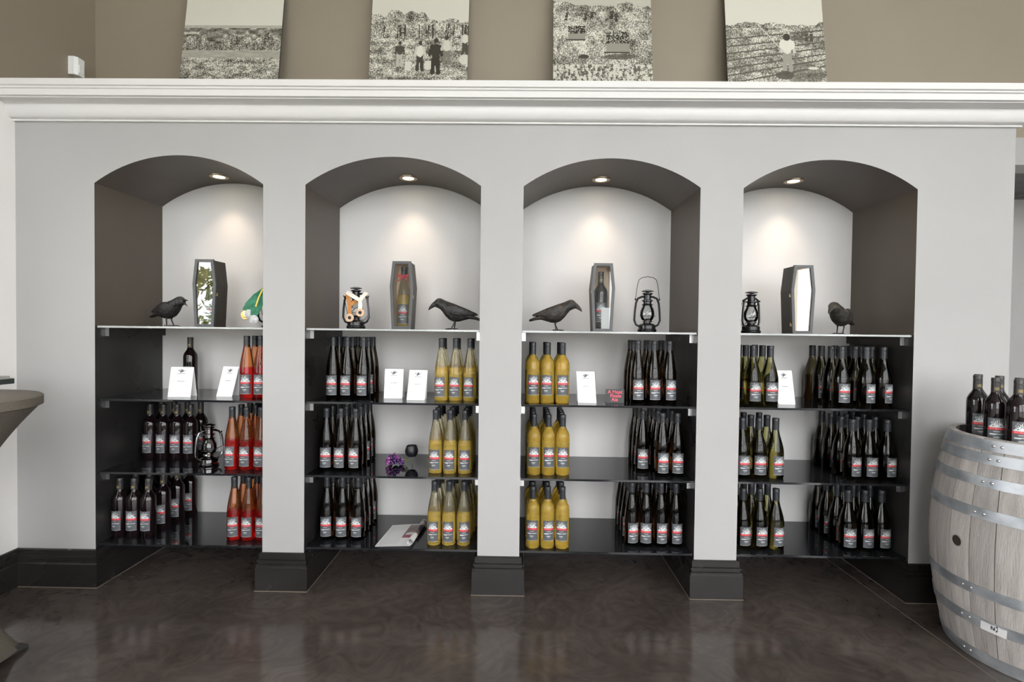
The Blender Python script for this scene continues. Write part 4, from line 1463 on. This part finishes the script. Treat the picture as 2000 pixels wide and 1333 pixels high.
# bottles standing in the barrel head
for px, t_, lb in ((1908, 0.02, 'front left dark red bottle standing on the barrel head'), (1944, -0.10, 'middle dark red bottle at the front of the barrel head'),
                   (1989, -0.15, 'right dark red bottle at the front of the barrel head'), (1896, 0.12, 'leftmost dark red bottle at the back of the barrel head'),
                   (1951, 0.06, 'dark red bottle behind the middle one on the barrel head'), (1990, -0.03, 'dark red bottle behind the right one on the barrel head')):
    zt_ = BH - 0.0695
    d2 = Vector((ray(px, 790).x, ray(px, 790).y)).normalized()
    o2 = Vector((CAM.x, CAM.y)) - BC
    e = o2 - d2 * o2.dot(d2) + d2 * t_
    if e.length > 0.224:
        e = e.normalized() * 0.224
    q = BC + e
    turn = math.atan2(CAM.y - q.y, CAM.x - q.x) + PI / 2
    bottle('red', BC.x + e.x, BC.y + e.y, zt_, lb, 'dark red bottles on the barrel', turn + random.uniform(0.2, 0.5))

# ------------------------------------------------------------------ cocktail table in a stretch cover
TZ, TR = 1.01, 0.30
tp = at_z(86, 768, TZ)
td = Vector((tp.x - CAM.x, tp.y - CAM.y)).normalized()
TC = Vector((tp.x, tp.y)) + Vector((-td.y, td.x)) * TR
tab = thing('cocktail_table', 'round standing table under a grey-brown stretch cover', 'table', (TC.x, TC.y, 0))
MB().lathe([(0, TZ), (TR - 0.006, TZ), (TR, TZ - 0.004), (TR, TZ - 0.034), (TR - 0.008, TZ - 0.038), (0, TZ - 0.038)], 64).build('top_cover', M['fabric'], tab, True)
vs, fs = [], []
nz, ns = 40, 64
foot_dir = math.atan2(-0.42 - TC.y, -1.95 - TC.x)
for j in range(nz + 1):
    v = j / nz
    z = (TZ - 0.038) * (1 - v) + 0.012 * v
    for i in range(ns):
        a = 2 * PI * i / ns
        lob = (0.5 + 0.5 * math.cos(4 * (a - foot_dir))) ** 1.6
        waist = 0.07
        up_ = max(0.0, 1 - v / 0.62)
        dn = max(0.0, (v - 0.42) / 0.58)
        r = waist + (TR - 0.01 - waist) * up_ ** 2.3 + (0.05 + 0.17 * lob) * dn ** 1.7
        vs.append((r * math.cos(a), r * math.sin(a), z))
for j in range(nz):
    for i in range(ns):
        fs.append((j * ns + i, j * ns + (i + 1) % ns, (j + 1) * ns + (i + 1) % ns, (j + 1) * ns + i))
fs.append(tuple(nz * ns + i for i in range(ns)))
MB().add(vs, fs).build('skirt_cover', M['fabric'], tab, True)
for k in range(4):
    a = foot_dir + k * PI / 2
    c, s_ = math.cos(a), math.sin(a)
    ft = MB()
    R3 = Matrix.Rotation(a, 3, 'Z')
    ft.prism([(0.21, 0.0), (0.292, 0.0), (0.294, 0.008), (0.285, 0.018), (0.26, 0.026), (0.21, 0.03)], 'y', -0.045, 0.045)
    ft.v = [tuple(R3 @ Vector(p)) for p in ft.v]
    ft.build('foot_pocket', M['vinyl'], tab)
q = at_z(3, 752, TZ)
q = CAM + (q - CAM) * 1.0
ty = thing('napkin_tray', 'dark green tray on the standing table', 'tray', (q.x - 0.055, q.y, TZ + 0.0005))
MB().box(-0.06, 0.06, -0.05, 0.05, 0, 0.004).build('tray_base', M['tray'], ty)
for args in ((-0.06, 0.06, -0.05, -0.047, 0.004, 0.022), (-0.06, 0.06, 0.047, 0.05, 0.004, 0.022), (-0.06, -0.057, -0.047, 0.047, 0.004, 0.022), (0.057, 0.06, -0.047, 0.047, 0.004, 0.022)):
    MB().box(*args).build('tray_side', M['tray'], ty)
nk = thing('napkin_stack', 'stack of grey napkins in the dark green tray', 'napkins', (q.x - 0.056, q.y, TZ + 0.005))
for k in range(8):
    MB().box(-0.05, 0.05, -0.042, 0.042, 0.0002, 0.0034, Matrix.Rotation(random.uniform(-0.02, 0.02), 3, 'Z'), (0, 0, 0.0036 * k)).build('napkin', M['napkin'], nk)
